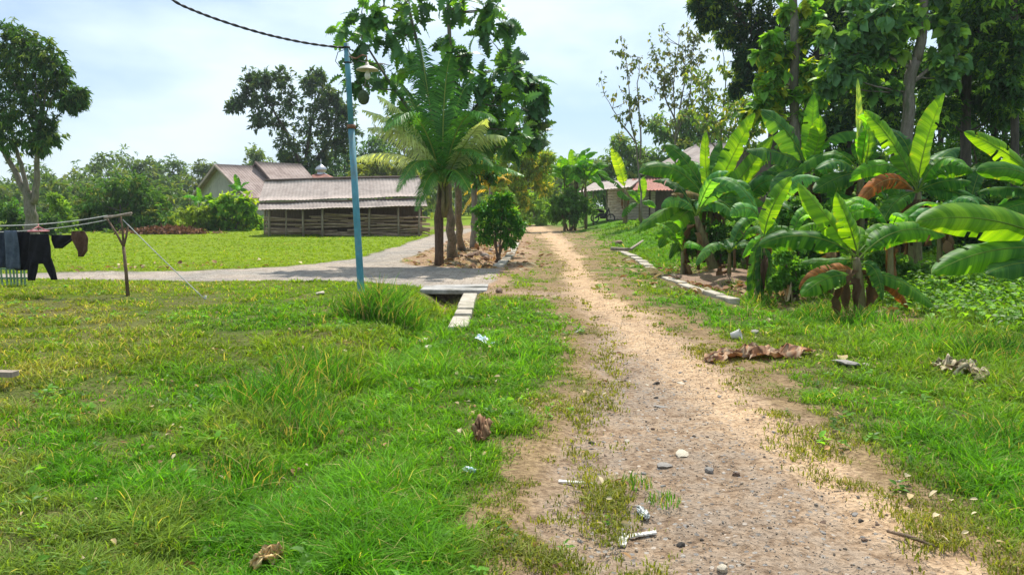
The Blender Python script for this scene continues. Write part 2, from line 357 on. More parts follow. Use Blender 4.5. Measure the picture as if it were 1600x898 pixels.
def density(x, y):
    r, p, i = masks(x, y)
    vw = np.interp(y, [0, 6, 12, 20, 40], [.45, .55, .7, 1.1, 2.2]) * np.where(x < np.interp(y, [0, 10, 20], [1.2, 1.5, 1.7]), np.interp(y, [0, 11, 16], [.5, .6, 1.3]), 1)
    d = sm(-r / vw) ** 1.3
    left_verge = (x < 2) & (x > -1)
    n = fbm(x * 2.3, y * 2.3, 91, 3)
    d = np.where(r > -vw * 1.3, d * sm((n - .34) / .2) * .9 + .0, d)
    d = d * np.where(p > -.08, 0.0, 1.0)
    d = np.where(i > -.1, d * .10, d)
    d = d * (1 - .93 * soil_mask(x, y) * sm((fbm(x * 1.7, y * 1.7, 33, 3) - .2) / .3))
    thin = sm((fbm(x * 1.9, y * 1.9, 131, 3) - .46) / .14)
    d = d * (1 - .62 * thin * (sm((-x - 1.2 - .1 * y) / 1.0) * .8 + .25) * (y < 14))
    d = d * (.34 + .66 * sm((fbm(x * 5.5, y * 5.5, 171, 3) - .40) / .13) * (1 - .0 * y)) ** np.interp(y, [8, 16], [1, .3])
    fr = .42 * sm((fbm(x * 4, y * 4, 133, 2) - .38) / .2) * sm((r + 1.0) / .4) * (1 - sm((r - .05) / .35))
    d = np.maximum(d, np.where(r > -1.2, fr, 0))
    # green strip in the road
    strip = sm((fbm(x * 4, y * 4, 55, 3) - .5) / .1) * np.exp(-((x - (.52 + .05 * (y - 4))) / .17) ** 2) * (y < 8)
    d = np.maximum(d, strip * .5 * (r > 0))
    spr = sm((fbm(x * 2.1, y * 2.1, 57, 2) - .45) / .1) * np.exp(-(((x - .25) / 1.0) ** 2 + ((y - 17.5) / 1.0) ** 2))
    d = np.maximum(d, spr * .8)
    slab = (x > -1.75) & (x < -.5) & (y > 14.4) & (y < 15.6)
    kb = (np.abs(x - np.interp(y, [10, 13.5], [-.72, -.76])) < .17) & (y > 9.9) & (y < 13.7)
    kr = (np.abs(x - np.interp(y, [12.4, 15.4, 20.4, 27.9], [3.66, 3.4, 3.62, 4.02])) < .17) & (y > 11.5) & (y < 28)
    return np.where(slab | kb | kr, 0, d)

# ------------------------------------------------------------------ the ground, one grid shared out to ground, road and path
az = np.concatenate([np.linspace(-180, -64, 20)[:-1], np.linspace(-64, 64, 640), np.linspace(64, 180, 20)[1:]]) * PI / 180
rr = np.concatenate([[.05, .6, 1.2], np.geomspace(1.9, 75, 470), np.geomspace(80, 1500, 22)])
AZ, RR = np.meshgrid(az, rr, indexing='ij')
OX, OY = .3, -1.0
gx = OX + RR * np.sin(AZ); gy = OY + RR * np.cos(AZ); gxf, gyf = gx.ravel(), gy.ravel()
gz = terrain(gxf, gyf); rm, pm, im = masks(gxf, gyf)
rin = sm(rm / .3 + .5)
# wheel ruts, gravel roughness
gz = gz + rin * ((fbm(gxf * 9, gyf * 9, 77, 3) - .5) * .045 + (fbm(gxf * 2.4, gyf * .8, 78, 3) - .5) * .07) - .03 * rin
gz = np.where((pm > 0) & (gyf > 15.4), gz * .3, gz)
def surf(x, y):
    x = np.array([x]); y = np.array([y]); r_, p_, i_ = masks(x, y); ri = sm(r_ / .3 + .5)
    return float((terrain(x, y) + ri * ((fbm(x * 9, y * 9, 77, 3) - .5) * .045 + (fbm(x * 2.4, y * .8, 78, 3) - .5) * .07) - .03 * ri)[0])
def GS(px, py): g_ = G(px, py); return Vector((g_.x, g_.y, surf(g_.x, g_.y)))
dens_g = density(gxf, gyf)
gt = grass_tone(gxf, gyf); so_m = soil_mask(gxf, gyf)
verge = np.interp(gyf, [0, 6, 12, 20, 40], [.5, .6, .9, 2.2, 3.0])
sandc = np.array([.52, .365, .225]); sand2 = np.array([.43, .315, .215]); brown = np.array([.31, .22, .12])
nA = fbm(gxf * 1.1, gyf * 1.1, 101, 4)
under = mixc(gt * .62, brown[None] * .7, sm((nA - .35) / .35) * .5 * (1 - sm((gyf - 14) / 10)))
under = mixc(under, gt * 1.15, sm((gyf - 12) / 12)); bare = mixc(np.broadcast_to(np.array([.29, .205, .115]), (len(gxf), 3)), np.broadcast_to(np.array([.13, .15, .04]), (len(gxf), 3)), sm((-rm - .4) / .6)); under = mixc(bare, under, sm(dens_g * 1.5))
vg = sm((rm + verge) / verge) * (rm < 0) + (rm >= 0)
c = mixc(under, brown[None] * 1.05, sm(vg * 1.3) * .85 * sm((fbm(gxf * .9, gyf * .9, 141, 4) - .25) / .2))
centre = np.interp(gyf, [2, 4, 6, 8, 14, 24, 40], [.95, 1.35, 1.5, 1.6, 2.2, 2.0, 1.8])
tracks = np.exp(-((gxf - np.interp(gyf, [2, 3.3, 5, 8, 12, 20, 30, 60], [2.1, 2.1, 1.85, 1.75, 1.7, 1.7, 1.9, 1.9])) / np.interp(gyf, [0, 4, 8, 14, 40], [.22, .28, .42, .65, .9])) ** 2)
rc = mixc(np.broadcast_to(sand2 * .88, (len(gxf), 3)), sandc[None] * 1.2, np.clip(tracks * 1.15 + (nA - .5) * .7, 0, 1))
c = mixc(c, rc, sm(rm / .25 + .6))
c = mixc(c, np.array([.27, .165, .10])[None] * (0.8 + .5 * nA[:, None]), so_m)
ic = mixc(np.broadcast_to(np.array([.36, .23, .14]), (len(gxf), 3)), np.array([.46, .33, .21])[None], nA)
c = mixc(c, ic, sm(im / .5 + .5) * (rm < 0))
pc = mixc(np.broadcast_to(np.array([.50, .43, .36]), (len(gxf), 3)), np.array([.40, .37, .33])[None], sm((nA - .3) * 2))
c = mixc(c, pc, sm(pm / .15 + .5))
stone = np.clip(rin * (1 - .7 * np.clip(tracks, 0, 1)) * np.exp(-((gxf - centre + .25) / np.interp(gyf, [0, 10], [1.1, .7])) ** 2) * 1.5 * (1 - sm((gyf - 9) / 5)), 0, 1)
nU, nR = AZ.shape
I, J = np.meshgrid(np.arange(nU - 1), np.arange(nR - 1), indexing='ij'); a = (I * nR + J).ravel()
quads = np.stack([a, a + nR, a + nR + 1, a + 1], 1)[:, ::-1]
def fm(v): return v[quads].mean(1)
isr = (fm(rm) > 0); isp = (fm(pm) > 0) & ~isr; slabhole = (fm(gxf) > -1.72) & (fm(gxf) < -.52) & (fm(gyf) > 14.0) & (fm(gyf) < 15.35); isp &= ~slabhole
def ground_mat():
    m = mat('ground_surface'); b = NB(m); A = attr(b); c = A.outputs['Color']; at = attr(b, 'luv'); sp = b.n('ShaderNodeSeparateXYZ'); b.l(at.outputs['Vector'], sp.inputs[0])
    road, stn, pth = sp.outputs[0], sp.outputs[1], sp.outputs[2]
    v = b.pos()
    n1 = b.noise(1.6, 6, .65, v); n2 = b.noise(28, 5, .7, v); n3 = b.noise(7, 4, .65, v)
    c = b.mix(.8, c, b.ramp(n1, [(.3, (.72, .72, .74)), (.7, (1.22, 1.2, 1.15))]), 'MULTIPLY')
    c = b.mix(.9, c, b.ramp(n2, [(.32, (.5, .47, .45)), (.58, (1.05, 1.05, 1.05)), (.75, (1.35, 1.32, 1.25))]), 'MULTIPLY'); c = b.mix(.7, c, b.ramp(n3, [(.35, (.68, .64, .62)), (.55, (1.08, 1.08, 1.08))]), 'MULTIPLY')
    vo = b.n('ShaderNodeTexVoronoi'); vo.inputs['Scale'].default_value = 26; b.l(v, vo.inputs['Vector'])
    vs = b.n('ShaderNodeSeparateColor'); b.l(vo.outputs['Color'], vs.inputs[0])
    peb = b.math('MULTIPLY', b.math('LESS_THAN', vo.outputs['Distance'], .33), b.math('GREATER_THAN', vs.outputs[0], .62))
    peb = b.math('MULTIPLY', peb, stn)
    pcol = b.ramp(vs.outputs[1], [(.0, (.13, .115, .10)), (.4, (.30, .28, .26)), (.8, (.42, .38, .33)), (1, (.6, .5, .4))])
    c = b.mix(peb, c, pcol)
    gm = b.math('MULTIPLY', b.math('MULTIPLY', stn, .8), b.ramp(n3, [(.42, (0, 0, 0)), (.6, (1, 1, 1))]))
    c = b.mix(gm, c, b.mix(.6, (.30, .27, .235), c))
    # paving joints
    bk = b.n('ShaderNodeTexBrick'); bk.inputs['Scale'].default_value = 1; bk.inputs['Brick Width'].default_value = .42; bk.inputs['Row Height'].default_value = .32
    bk.inputs['Mortar Size'].default_value = .014; bk.inputs['Mortar Smooth'].default_value = .6; b.l(v, bk.inputs['Vector'])
    bk.inputs['Color1'].default_value = (1, 1, 1, 1); bk.inputs['Color2'].default_value = (.84, .85, .86, 1); bk.inputs['Mortar'].default_value = (.6, .58, .5, 1)
    c = b.mix(b.math('MULTIPLY', pth, .8), c, b.mix(1, c, bk.outputs['Color'], 'MULTIPLY'))
    h = b.math('ADD', b.math('MULTIPLY', n2, .6), b.math('ADD', n3, b.math('MULTIPLY', peb, .7)))
    p = b.bsdf(c, .95, b.bump(h, 1, .045), spec=.1); b.out(p.outputs[0]); return m
M['ground'] = ground_mat()
guv = np.stack([rin, stone, sm(pm / .1 + .5)], 1)
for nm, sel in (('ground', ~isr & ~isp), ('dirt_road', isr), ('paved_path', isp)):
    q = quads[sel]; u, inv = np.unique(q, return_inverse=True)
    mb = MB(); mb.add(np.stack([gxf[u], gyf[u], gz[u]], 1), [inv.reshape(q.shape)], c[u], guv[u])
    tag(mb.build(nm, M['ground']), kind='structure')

# ------------------------------------------------------------------ grass
def blades(mb, x, y, z, h, w, lean, col, rngl=RN, ang=None):
    n = len(x); a = rngl.uniform(0, 2 * PI, n) if ang is None else ang; dx, dy = np.cos(a), np.sin(a); b = rngl.uniform(0, 2 * PI, n); sx, sy = np.cos(b), np.sin(b)
    V = np.zeros((n, 7, 3)); ts = [0, .4, .75, 1]; ws = [1, .85, .5, 0]
    k = 0
    for t, ww in zip(ts, ws):
        cx = x + dx * lean * h * t * t; cy = y + dy * lean * h * t * t; cz = z + h * (t - .35 * lean * t * t) - .01 * (t == 0)
        if ww == 0: V[:, 6] = np.stack([cx, cy, cz], 1)
        else:
            V[:, k] = np.stack([cx - sx * w * ww / 2, cy - sy * w * ww / 2, cz], 1); V[:, k + 1] = np.stack([cx + sx * w * ww / 2, cy + sy * w * ww / 2, cz], 1); k += 2
    base = np.arange(n)[:, None] * 7
    q = np.concatenate([base + np.array([[0, 1, 3, 2]]), base + np.array([[2, 3, 5, 4]])]); tri = base + np.array([[4, 5, 6]])
    mb.add(V.reshape(-1, 3), [q, tri], np.repeat(col, 7, 0))
def blade_cols(x, y, n, drymul=1.):
    c = grass_tone(x, y) * (1 + RN.uniform(-.38, .42, (n, 1)) * np.interp(y, [12, 24], [1, .4])[:, None]); d = RN.random(n) < (.06 + .16 * sm((-x - 1.9 - .15 * y) / 1.5)) * drymul * np.interp(y, [14, 22], [1, .25])
    c[d] = np.array([.34, .29, .13]) * RN.uniform(.6, 1.3, (d.sum(), 1)); return np.clip(c, .005, .6)
N = 760000
aa = RN.uniform(-.70, .70, N); u = RN.random(N); d0, d1, pw = 2.0, 48.0, 1.55
dd = (d0 ** (1 - pw) + u * (d1 ** (1 - pw) - d0 ** (1 - pw))) ** (1 / (1 - pw))
x = dd * np.tan(aa); y = dd
dn = density(x, y); k = RN.random(N) < dn; x, y, dn = x[k], y[k], dn[k]; n = len(x)
grp = RN.integers(0, n // 9, n); grp = np.where(RN.random(n) < .65, grp, np.arange(n))   # tufts: blades share a root
jx, jy = RN.normal(0, 1, n), RN.normal(0, 1, n); sel = grp != np.arange(n)
js = .016 + .0012 * y; x = np.where(sel, x[grp] + jx * js, x); y = np.where(sel, y[grp] + jy * js, y); dn = dn[grp]
tuftA = np.where(sel, np.arctan2(jy, jx) + RN.normal(0, .4, n), RN.uniform(0, 2 * PI, n)); tb_ = vn(np.arange(n)[grp] * 7.31, grp * .77, 3)
hh = np.interp(y, [2, 8, 14, 40], [.060, .070, .065, .07]) * RN.uniform(.5, 1.4, n) * (.35 + .65 * dn) * (.6 + .9 * tb_)
tall = sm((fbm(x * 1.5, y * 1.5, 121, 3) - .5) / .16); side = sm((x - 3.2) / 1.2); hh *= 1 + .9 * tall * (y < 16) + side * 1.3 * sm((y - 5) / 3)
hh *= 1 + 1.0 * np.exp(-((x - ditch_x(y)) / .6) ** 2) * (y < 14) * sm((y - 4) / 3)
hh *= np.where((x < -1.9) & (y > 11), .7, 1); rr0 = masks(x, y)[0]; edge_ = sm((rr0 + .55) / .5); hh *= 1 - .45 * edge_; ecol = edge_
lean = RN.uniform(.3, 1.7, n)
g = MB(); blades(g, x, y, terrain(x, y), hh, np.maximum(.0062, .0012 * y + .001) * RN.uniform(.7, 1.5, n), lean, np.clip(mixc(blade_cols(x, y, n), np.array([.20, .185, .055])[None] * RN.uniform(.45, 1.3, (n, 1)), ecol * .75) * (1 + (1.1 * tb_[:, None] - .55) * np.interp(y, [10, 22], [1, .35])[:, None]), .005, .6), ang=tuftA)
tag(g.build('grass', M['grass'], smooth=False), 'short green and yellowing grass covering the verges and the lawn', 'grass', kind='stuff')
Nw = 5200; x = RN.uniform(-9, 8, Nw); y = 2.2 + 13 * RN.random(Nw) ** 1.5; wm = sm((fbm(x * .9, y * .9, 151, 3) - .45) / .12); k = (density(x, y) > .4) & (RN.random(Nw) < wm); WEED = (x[k], y[k])
def tuft_set(name, label, spots, group, kindstuff=False):
    for i, (px, py, rad, h, nb, lab) in enumerate(spots):
        c0 = G(px, py); r = rad * np.sqrt(RN.random(nb)); a = RN.uniform(0, 2 * PI, nb)
        x = c0.x + r * np.cos(a); y = c0.y + r * np.sin(a); hh = h * RN.uniform(.2, 1.25, nb) * (1 - .45 * r / rad)
        col = np.array([.065, .19, .018]) * RN.uniform(.5, 1.6, (nb, 1)); dr = RN.random(nb) < .2; col[dr] = np.array([.34, .29, .13]) * RN.uniform(.6, 1.2, (dr.sum(), 1))
        mb = MB(); blades(mb, x, y, terrain(x, y), hh, (.0055 + .0008 * c0.y) * (.6 if h < .15 else 1), RN.uniform(.2, .95, nb), col)
        tag(mb.build(name, M['grass'], smooth=False, loc=c0), lab, 'grass tuft', group)
tuft_set('grass_tuft', None, [
    (602, 494, .55, .72, 2200, 'tall dark green grass tuft beside the foot of the blue pole'),
    (556, 496, .34, .45, 600, 'knee-high grass just left of the foot of the blue pole'),
    (500, 590, .45, .42, 900, 'upright green grass tuft in the shallow ditch below the blue pole'),
    (440, 640, .42, .46, 900, 'large upright grass tuft in the middle of the ditch'),
    (470, 680, .28, .34, 500, 'vivid green grass tuft at the near end of the ditch'),
    (385, 745, .25, .22, 400, 'dark grass tuft over a hollow in the lower left lawn'),
    (1185, 478, .30, .34, 420, 'grass tuft at the foot of the slim banana plant by the soil heap'),
    (1345, 505, .5, .34, 800, 'long arching grass around the foot of the nearest banana plant'),
    (1270, 495, .45, .28, 600, 'bright grass left of the nearest banana plant'),
    (1450, 530, .6, .30, 900, 'tall bright grass right of the nearest banana plant'),
    (1560, 560, .55, .36, 800, 'long pale grass at the right edge behind the wilted leaf'),
    (1570, 690, .35, .22, 600, 'dark green grass clump at the right edge of the verge'),
    (810, 560, .35, .16, 500, 'grass clump between the plastic bag and the road'),
    (990, 755, .12, .09, 110, 'thin grass tuft growing in the near part of the road'),
    (1035, 782, .10, .08, 90, 'small brown-green grass tuft right of the clear plastic scrap'),
], 'grass tufts standing out of the lawn')

# ------------------------------------------------------------------ leaves and trees
def tmpl(half, fold=.25, droop=.25):
    h = np.array(half, float); n = len(h); V = []
    for x_, y_ in h: V.append((x_, 0, -droop * x_ * x_))
    for x_, y_ in h: V.append((x_, y_, -droop * x_ * x_ + fold * y_))
    for x_, y_ in h: V.append((x_, -y_, -droop * x_ * x_ + fold * y_))
    F = []
    for i in range(n - 1): F += [(i, i + 1, n + i + 1, n + i), (i + 1, i, 2 * n + i, 2 * n + i + 1)]
    return np.array(V), np.array(F)
T_OVAL = tmpl([(0, .02), (.3, .42), (.68, .38), (1, .02)])
T_LANCE = (np.array([(0, 0, 0), (.45, .5, .12), (1, 0, -.25), (.45, -.5, .12), (.5, 0, -.02)]), np.array([(0, 4, 2, 1), (0, 3, 2, 4)]))
T_HEART = tmpl([(0, .02), (-.08, .3), (.15, .52), (.5, .5), (.8, .28), (1.05, .01)], .2, .3)
T_LOBE = tmpl([(0, .02), (.1, .10), (.14, .28), (.25, .17), (.29, .44), (.41, .20), (.47, .5), (.56, .21), (.63, .46), (.69, .18), (.78, .34), (.83, .13), (.92, .16), (1, .01)], .12, .45)
def put_leaves(mb, pos, dirs, Ls, Ws, T, cols, roll=.5):
    n = len(pos); D = dirs / (np.linalg.norm(dirs, axis=1, keepdims=True) + 1e-9)
    up = np.tile([0, 0, 1.], (n, 1)) + RN.normal(0, roll, (n, 3)); Sd = np.cross(up, D); Sd /= (np.linalg.norm(Sd, axis=1, keepdims=True) + 1e-9); Nn = np.cross(D, Sd)
    tv, tf = T
    V = pos[:, None] + Ls[:, None, None] * tv[None, :, 0:1] * D[:, None] + Ws[:, None, None] * tv[None, :, 1:2] * Sd[:, None] + Ls[:, None, None] * tv[None, :, 2:3] * Nn[:, None]
    F = (np.arange(n)[:, None, None] * len(tv) + tf[None]).reshape(-1, tf.shape[1])
    mb.add(V.reshape(-1, 3), [F], np.repeat(cols, len(tv), 0))
def crown_leaves(mb, clumps, k, L_, W_, T, colr, nros, droop=.35, var=.35, alt=None, shell=.45, out=.6, roll=.5, flat_=1.):
    for (cx, cy, cz, r) in clumps:
        n = max(3, int(nros * random.uniform(.8, 1.2)))
        d = RN.normal(0, 1, (n, 3)); d /= np.linalg.norm(d, axis=1, keepdims=True)
        rad = r * RN.random(n) ** shell * (1 + .25 * RN.normal(0, 1, n))
        pos = np.array([cx, cy, cz]) + d * rad[:, None] * np.array([1, 1, flat_])
        p = np.repeat(pos, k, 0); dd_ = np.repeat(d, k, 0) * out + RN.normal(0, .55, (n * k, 3)) + np.array([0, 0, -droop])
        base = np.array(colr) * RN.uniform(1 - var, 1 + var, (n, 1)); tintc = base.copy()
        if alt is not None:
            s_ = RN.random(n) < alt[1]; tintc[s_] = np.array(alt[0]) * RN.uniform(.7, 1.3, (s_.sum(), 1))
        cols = np.repeat(tintc, k, 0) * RN.uniform(.8, 1.25, (n * k, 1))
        Ls = L_ * RN.uniform(.65, 1.25, n * k)
        put_leaves(mb, p + RN.normal(0, L_ * .15, (n * k, 3)), dd_, Ls, Ls * W_, T, np.clip(cols, 0, .8), roll)
def limb_to(mb, a, b, r0, r1, sag=.0, n=7, sides=6):
    a = Vector(a); b = Vector(b); m = (a + b) / 2 + Vector((0, 0, -sag * (b - a).length)) + Vector((random.uniform(-1, 1), random.uniform(-1, 1), 0)) * (b - a).length * .07
    mb.tube(wob(bez(a, m, b, n), (b - a).length * .015), (r0, r1), sides)
def near(segs, p):
    best = None
    for pts, ra in segs:
        for i, q in enumerate(pts):
            q = Vector(q); d = (Vector(p) - q).length + max(0, q.z - p[2]) * 1.5
            if best is None or d < best[0]: best = (d, q, ra[0] + (ra[1] - ra[0]) * i / (len(pts) - 1))
    return best[1], best[2]
def tree(name, label, cat, base, stems, clumps, bark='bark', leafm='leaf', group=None, twigs=2, conn=True, sides=9, **kw):
    """stems: list of (points, r0, r1) in world, clumps: (x,y,z,r)"""
    t = thing(name, label, cat, base, group); tb = MB(); segs = []
    for pts, r0, r1 in stems:
        if len(pts) == 3: pts = bez(*pts, 10)
        elif len(pts) == 2: pts = [Vector(pts[0]).lerp(Vector(pts[1]), i / 6) for i in range(7)]
        pts = wob(pts, r0 * .35); rad = list(np.linspace(r0, r1, len(pts)))
        if Vector(pts[0]).z < base[2] + .3: rad[0] *= 1.35
        tb.tube(pts, rad, sides); segs.append((pts, (r0, r1)))
    for (x_, y_, z_, r) in clumps:
        if conn:
            q, rq = near(segs, (x_, y_, z_)); r0 = max(.012, min(rq * .6, .02 + .035 * r)); limb_to(tb, q, (x_, y_, z_), r0, max(.006, r0 * .4), .08)
        for _ in range(twigs):
            d = Vector((random.gauss(0, 1), random.gauss(0, 1), random.gauss(.3, 1))).normalized() * r * .9
            limb_to(tb, (x_, y_, z_), Vector((x_, y_, z_)) + d, .012 + .006 * r, .005, .05, 4, 4)
    tb.build('trunk', M[bark], t)
    lm = MB(); crown_leaves(lm, clumps, **kw); lm.build('crown', M[leafm], t, smooth=False); return t
def C(px, py, d, rpx, dd_=None):
    p = P(px, py, d + (random.uniform(-1, 1) * rpx / FPX * d * .9 if dd_ is None else dd_)); return (p.x, p.y, p.z, rpx / FPX * d)
def CL(l, d): return [C(px, py, d, r) for px, py, r in l]

x, y = WEED; n = len(x); kk = 7; xx = np.repeat(x, kk) + RN.normal(0, .018, n * kk); yy = np.repeat(y, kk) + RN.normal(0, .018, n * kk)
mb = MB(); dr = RN.normal(0, 1, (n * kk, 3)); dr[:, 2] = np.abs(RN.normal(.35, .3, n * kk)); Ls = RN.uniform(.025, .055, n * kk) * np.repeat(RN.uniform(.7, 1.5, n), kk)
put_leaves(mb, np.stack([xx, yy, terrain(xx, yy) + RN.uniform(.01, .05, n * kk)], 1), dr, Ls, Ls * .6, T_OVAL, np.clip(np.array([.09, .20, .03]) * np.repeat(RN.uniform(.5, 1.5, (n, 1)), kk, 0), 0, .6), .3)
tag(mb.build('lawn_weeds', M['leaf'], smooth=False), 'small broad-leaved weeds growing among the grass', 'weeds', kind='stuff')
# left mango tree
d = 36
b = G(47, 371); b = Vector((P(50, 371, d).x, d, t1(P(50, 371, d).x, d)))
tree('mango_tree', 'tall dark mango tree with forked pale trunk at the left edge behind the lawn', 'tree', b,
     [([b, P(50, 330, d), P(44, 300, d)], .30, .22), ([P(46, 315, d), P(25, 270, d), P(2, 232, d)], .16, .10), ([P(46, 305, d), P(33, 260, d), P(20, 215, d)], .12, .07), ([P(52, 318, d), P(57, 270, d), P(66, 205, d)], .17, .08)],
     CL([(5, 78, 34), (45, 80, 32), (25, 118, 38), (78, 100, 26), (92, 128, 20), (122, 152, 14), (108, 160, 12), (60, 140, 34), (8, 165, 40), (-35, 120, 45), (45, 182, 34), (72, 210, 18), (10, 212, 34), (-40, 190, 45), (-60, 70, 45), (30, 60, 22), (60, 228, 12)], d),
     k=9, L_=.30, W_=.30, T=T_LANCE, colr=(.030, .075, .022), nros=95, droop=.75, alt=((.10, .15, .04), .18), shell=.4, out=.8)
# round mango bush
d = 50; b = P(190, 368, d); b.z = t1(b.x, d)
cl = [(135, 345, 24), (150, 315, 26), (180, 298, 26), (215, 300, 26), (242, 322, 26), (250, 350, 24), (165, 340, 30), (200, 330, 34), (225, 350, 28), (185, 358, 26), (142, 360, 20), (120, 352, 16), (235, 365, 20)]
tree('mango_bush', 'broad rounded dark green bush behind the clothes line post', 'bush', b, [([b, P(188, 350, d), P(190, 330, d)], .18, .10)], CL(cl, d),
     k=7, L_=.34, W_=.36, T=T_LANCE, colr=(.045, .105, .025), nros=150, droop=.4, alt=((.10, .12, .04), .12))
# dark tree behind house
d = 72; b = P(480, 352, d); b.z = t1(b.x, d)
cl = [(368, 166, 11), (385, 150, 16), (392, 125, 14), (412, 128, 15), (440, 125, 20), (415, 160, 22), (450, 158, 24), (485, 130, 13), (500, 122, 12), (512, 150, 15), (525, 165, 14), (498, 165, 22), (475, 195, 26), (435, 195, 20), (405, 190, 14), (520, 190, 20), (540, 178, 14), (545, 205, 16), (450, 225, 20), (480, 230, 24), (510, 222, 22), (532, 228, 16), (460, 252, 15), (487, 256, 15), (505, 250, 12), (445, 245, 10), (470, 275, 14), (470, 300, 14)]
tree('broadleaf_tree', 'big dark open-crowned tree rising behind the shed roof', 'tree', b, [([b, P(478, 300, d), P(478, 250, d)], .35, .2), ([P(478, 275, d), P(455, 220, d), P(415, 150, d)], .2, .07), ([P(478, 262, d), P(482, 200, d), P(500, 140, d)], .2, .07), ([P(478, 270, d), P(510, 230, d), P(540, 180, d)], .16, .06)],
     CL(cl, d), bark='bark_dark', k=8, L_=.46, W_=.42, T=T_LANCE, colr=(.035, .070, .035), nros=58, droop=.1, alt=((.07, .10, .04), .12), shell=.5)
# far bamboo and trees, left horizon
far = [  # bamboo greens are lightened, putting distance haze into the leaf colour
 ('bamboo_clump', 'feathery pale bamboo clump on the horizon above the rounded bush', 'bamboo', 120, [(160, 252, 16), (185, 250, 18), (205, 258, 18), (222, 262, 14), (170, 280, 26), (210, 285, 26), (150, 262, 10), (188, 300, 30), (150, 300, 22)], (.075, .12, .045)),
 ('bamboo_clump', 'second far bamboo clump right of the first, left of the grey house', 'bamboo', 125, [(245, 262, 14), (272, 258, 16), (282, 270, 14), (258, 285, 22), (280, 295, 20), (240, 300, 18)], (.065, .115, .045)),
 ('far_tree', 'small rounded far trees just left of the grey gable', 'tree', 115, [(312, 262, 10), (332, 265, 9), (315, 285, 16), (295, 288, 15), (340, 285, 14), (305, 305, 16)], (.09, .13, .045)),
 ('far_tree', 'hazy low tree on the horizon behind the forked mango trunk', 'tree', 110, [(75, 285, 13), (95, 295, 14), (60, 300, 16), (25, 300, 14), (110, 310, 16), (5, 305, 16), (40, 318, 16), (80, 318, 18), (128, 318, 16)], (.06, .10, .045)),
 ('far_tree', 'pale green tree peeking out behind the grey house roof', 'tree', 110, [(398, 240, 12), (410, 255, 14), (395, 262, 12)], (.10, .15, .06)),
 ('far_tree', 'green trees behind the small silver dome', 'tree', 95, [(505, 262, 18), (530, 250, 18), (555, 245, 18), (520, 280, 18), (548, 275, 18), (470, 285, 14), (580, 230, 18), (600, 240, 20)], (.045, .10, .035)),
 ('far_tree', 'yellow-green tree behind the right half of the shed roof', 'tree', 80, [(575, 262, 14), (592, 258, 15), (560, 272, 12), (610, 268, 14), (628, 262, 14), (645, 275, 14), (590, 280, 14)], (.15, .18, .035)),
 ('far_tree', 'tall pale far tree seen through the palm fronds', 'tree', 105, [(620, 190, 18), (640, 170, 18), (600, 215, 16), (650, 200, 20), (630, 225, 22), (655, 235, 20)], (.11, .14, .06)),
]
for nm, lab, cat, d, cl, colr in far:
    cx_ = sum(q[0] for q in cl) / len(cl); b = P(cx_, 350, d); b.z = t1(b.x, d); top = P(cx_, sum(q[1] for q in cl) / len(cl), d)
    tree(nm, lab, cat, b, [([b, (b + top) / 2, top], .25, .1)], CL(cl, d), twigs=1, k=6, L_=.62, W_=.42, T=T_LANCE, colr=colr, nros=58, droop=.3, shell=.5, sides=6)

random.seed(5); wb = MB(); cl = []
for k in range(150):
    a = random.uniform(-.80, .80); dd_ = random.uniform(95, 150); x_ = dd_ * math.tan(a)
    hmax = 4.5 + 4 * float(fbm(np.array([x_ * .03]), np.array([dd_ * .02]), 5, 3)[0])
    for q in range(3): cl.append((x_ + random.uniform(-3, 3), dd_, random.uniform(.5, hmax), random.uniform(1.8, 3.2)))
cl += [(x_, random.uniform(78, 92), random.uniform(.3, 3.5), random.uniform(1.2, 2.0)) for x_ in np.linspace(-75, 70, 90)]
crown_leaves(wb, cl, k=6, L_=.85, W_=.45, T=T_LANCE, colr=(.055, .10, .035), nros=30, droop=.3, shell=.5, alt=((.10, .13, .04), .25), var=.3)
tag(wb.build('far_woods', M['leaf'], smooth=False), 'low continuous hazy woodland closing the horizon', 'woodland', kind='stuff')
# ------------------------------------------------------------------ shrubs
def shrub(name, label, d, cl, colr, k=6, L_=.2, W_=.45, T=T_OVAL, nros=60, alt=None, bark='bark_brown', droop=.2, basepx=None, leafm='leaf', cat='shrub', group=None):
    cx_ = basepx[0] if basepx else sum(q[0] for q in cl) / len(cl); p = P(cx_, 360, d); b = Vector((p.x, d, t1(p.x, d)))
    st = []
    for q in cl[:4]:
        e = P(q[0], q[1], d); st.append(([b + Vector((random.uniform(-.1, .1), random.uniform(-.1, .1), -.03)), (b + e) / 2 + Vector((0, 0, .1)), e], .03 + .0006 * d, .012))
    return tree(name, label, cat, b, st, CL(cl, d), bark=bark, leafm=leafm, k=k, L_=L_, W_=W_, T=T, colr=colr, nros=nros, alt=alt, droop=droop, sides=5, twigs=1, group=group)
shrub('shrub', 'dark mixed shrub under the forked mango tree', 42, [(10, 330, 18), (30, 345, 16), (60, 350, 16), (20, 362, 16), (80, 345, 15), (75, 365, 14), (50, 368, 12), (-20, 350, 20)], (.04, .09, .03), L_=.25)
shrub('shrub', 'light green shrub between the forked mango tree and the rounded bush', 45, [(95, 325, 12), (105, 345, 14), (100, 365, 13), (120, 370, 10), (85, 310, 8)], (.10, .18, .03), L_=.26)
shrub('shrub', 'bright green leafy shrub in front of the grey gable wall', 50, [(335, 325, 16), (360, 318, 16), (385, 322, 15), (350, 345, 20), (380, 345, 20), (400, 350, 14), (330, 350, 16), (365, 362, 18), (395, 366, 12)], (.10, .20, .025), L_=.34, W_=.6, T=T_HEART, nros=60, alt=((.2, .26, .03), .2))
shrub('shrub', 'yellow-green low shrub left of the grey house', 49, [(290, 335, 14), (305, 350, 14), (285, 358, 12), (318, 335, 10), (270, 350, 10)], (.14, .20, .03), L_=.28)
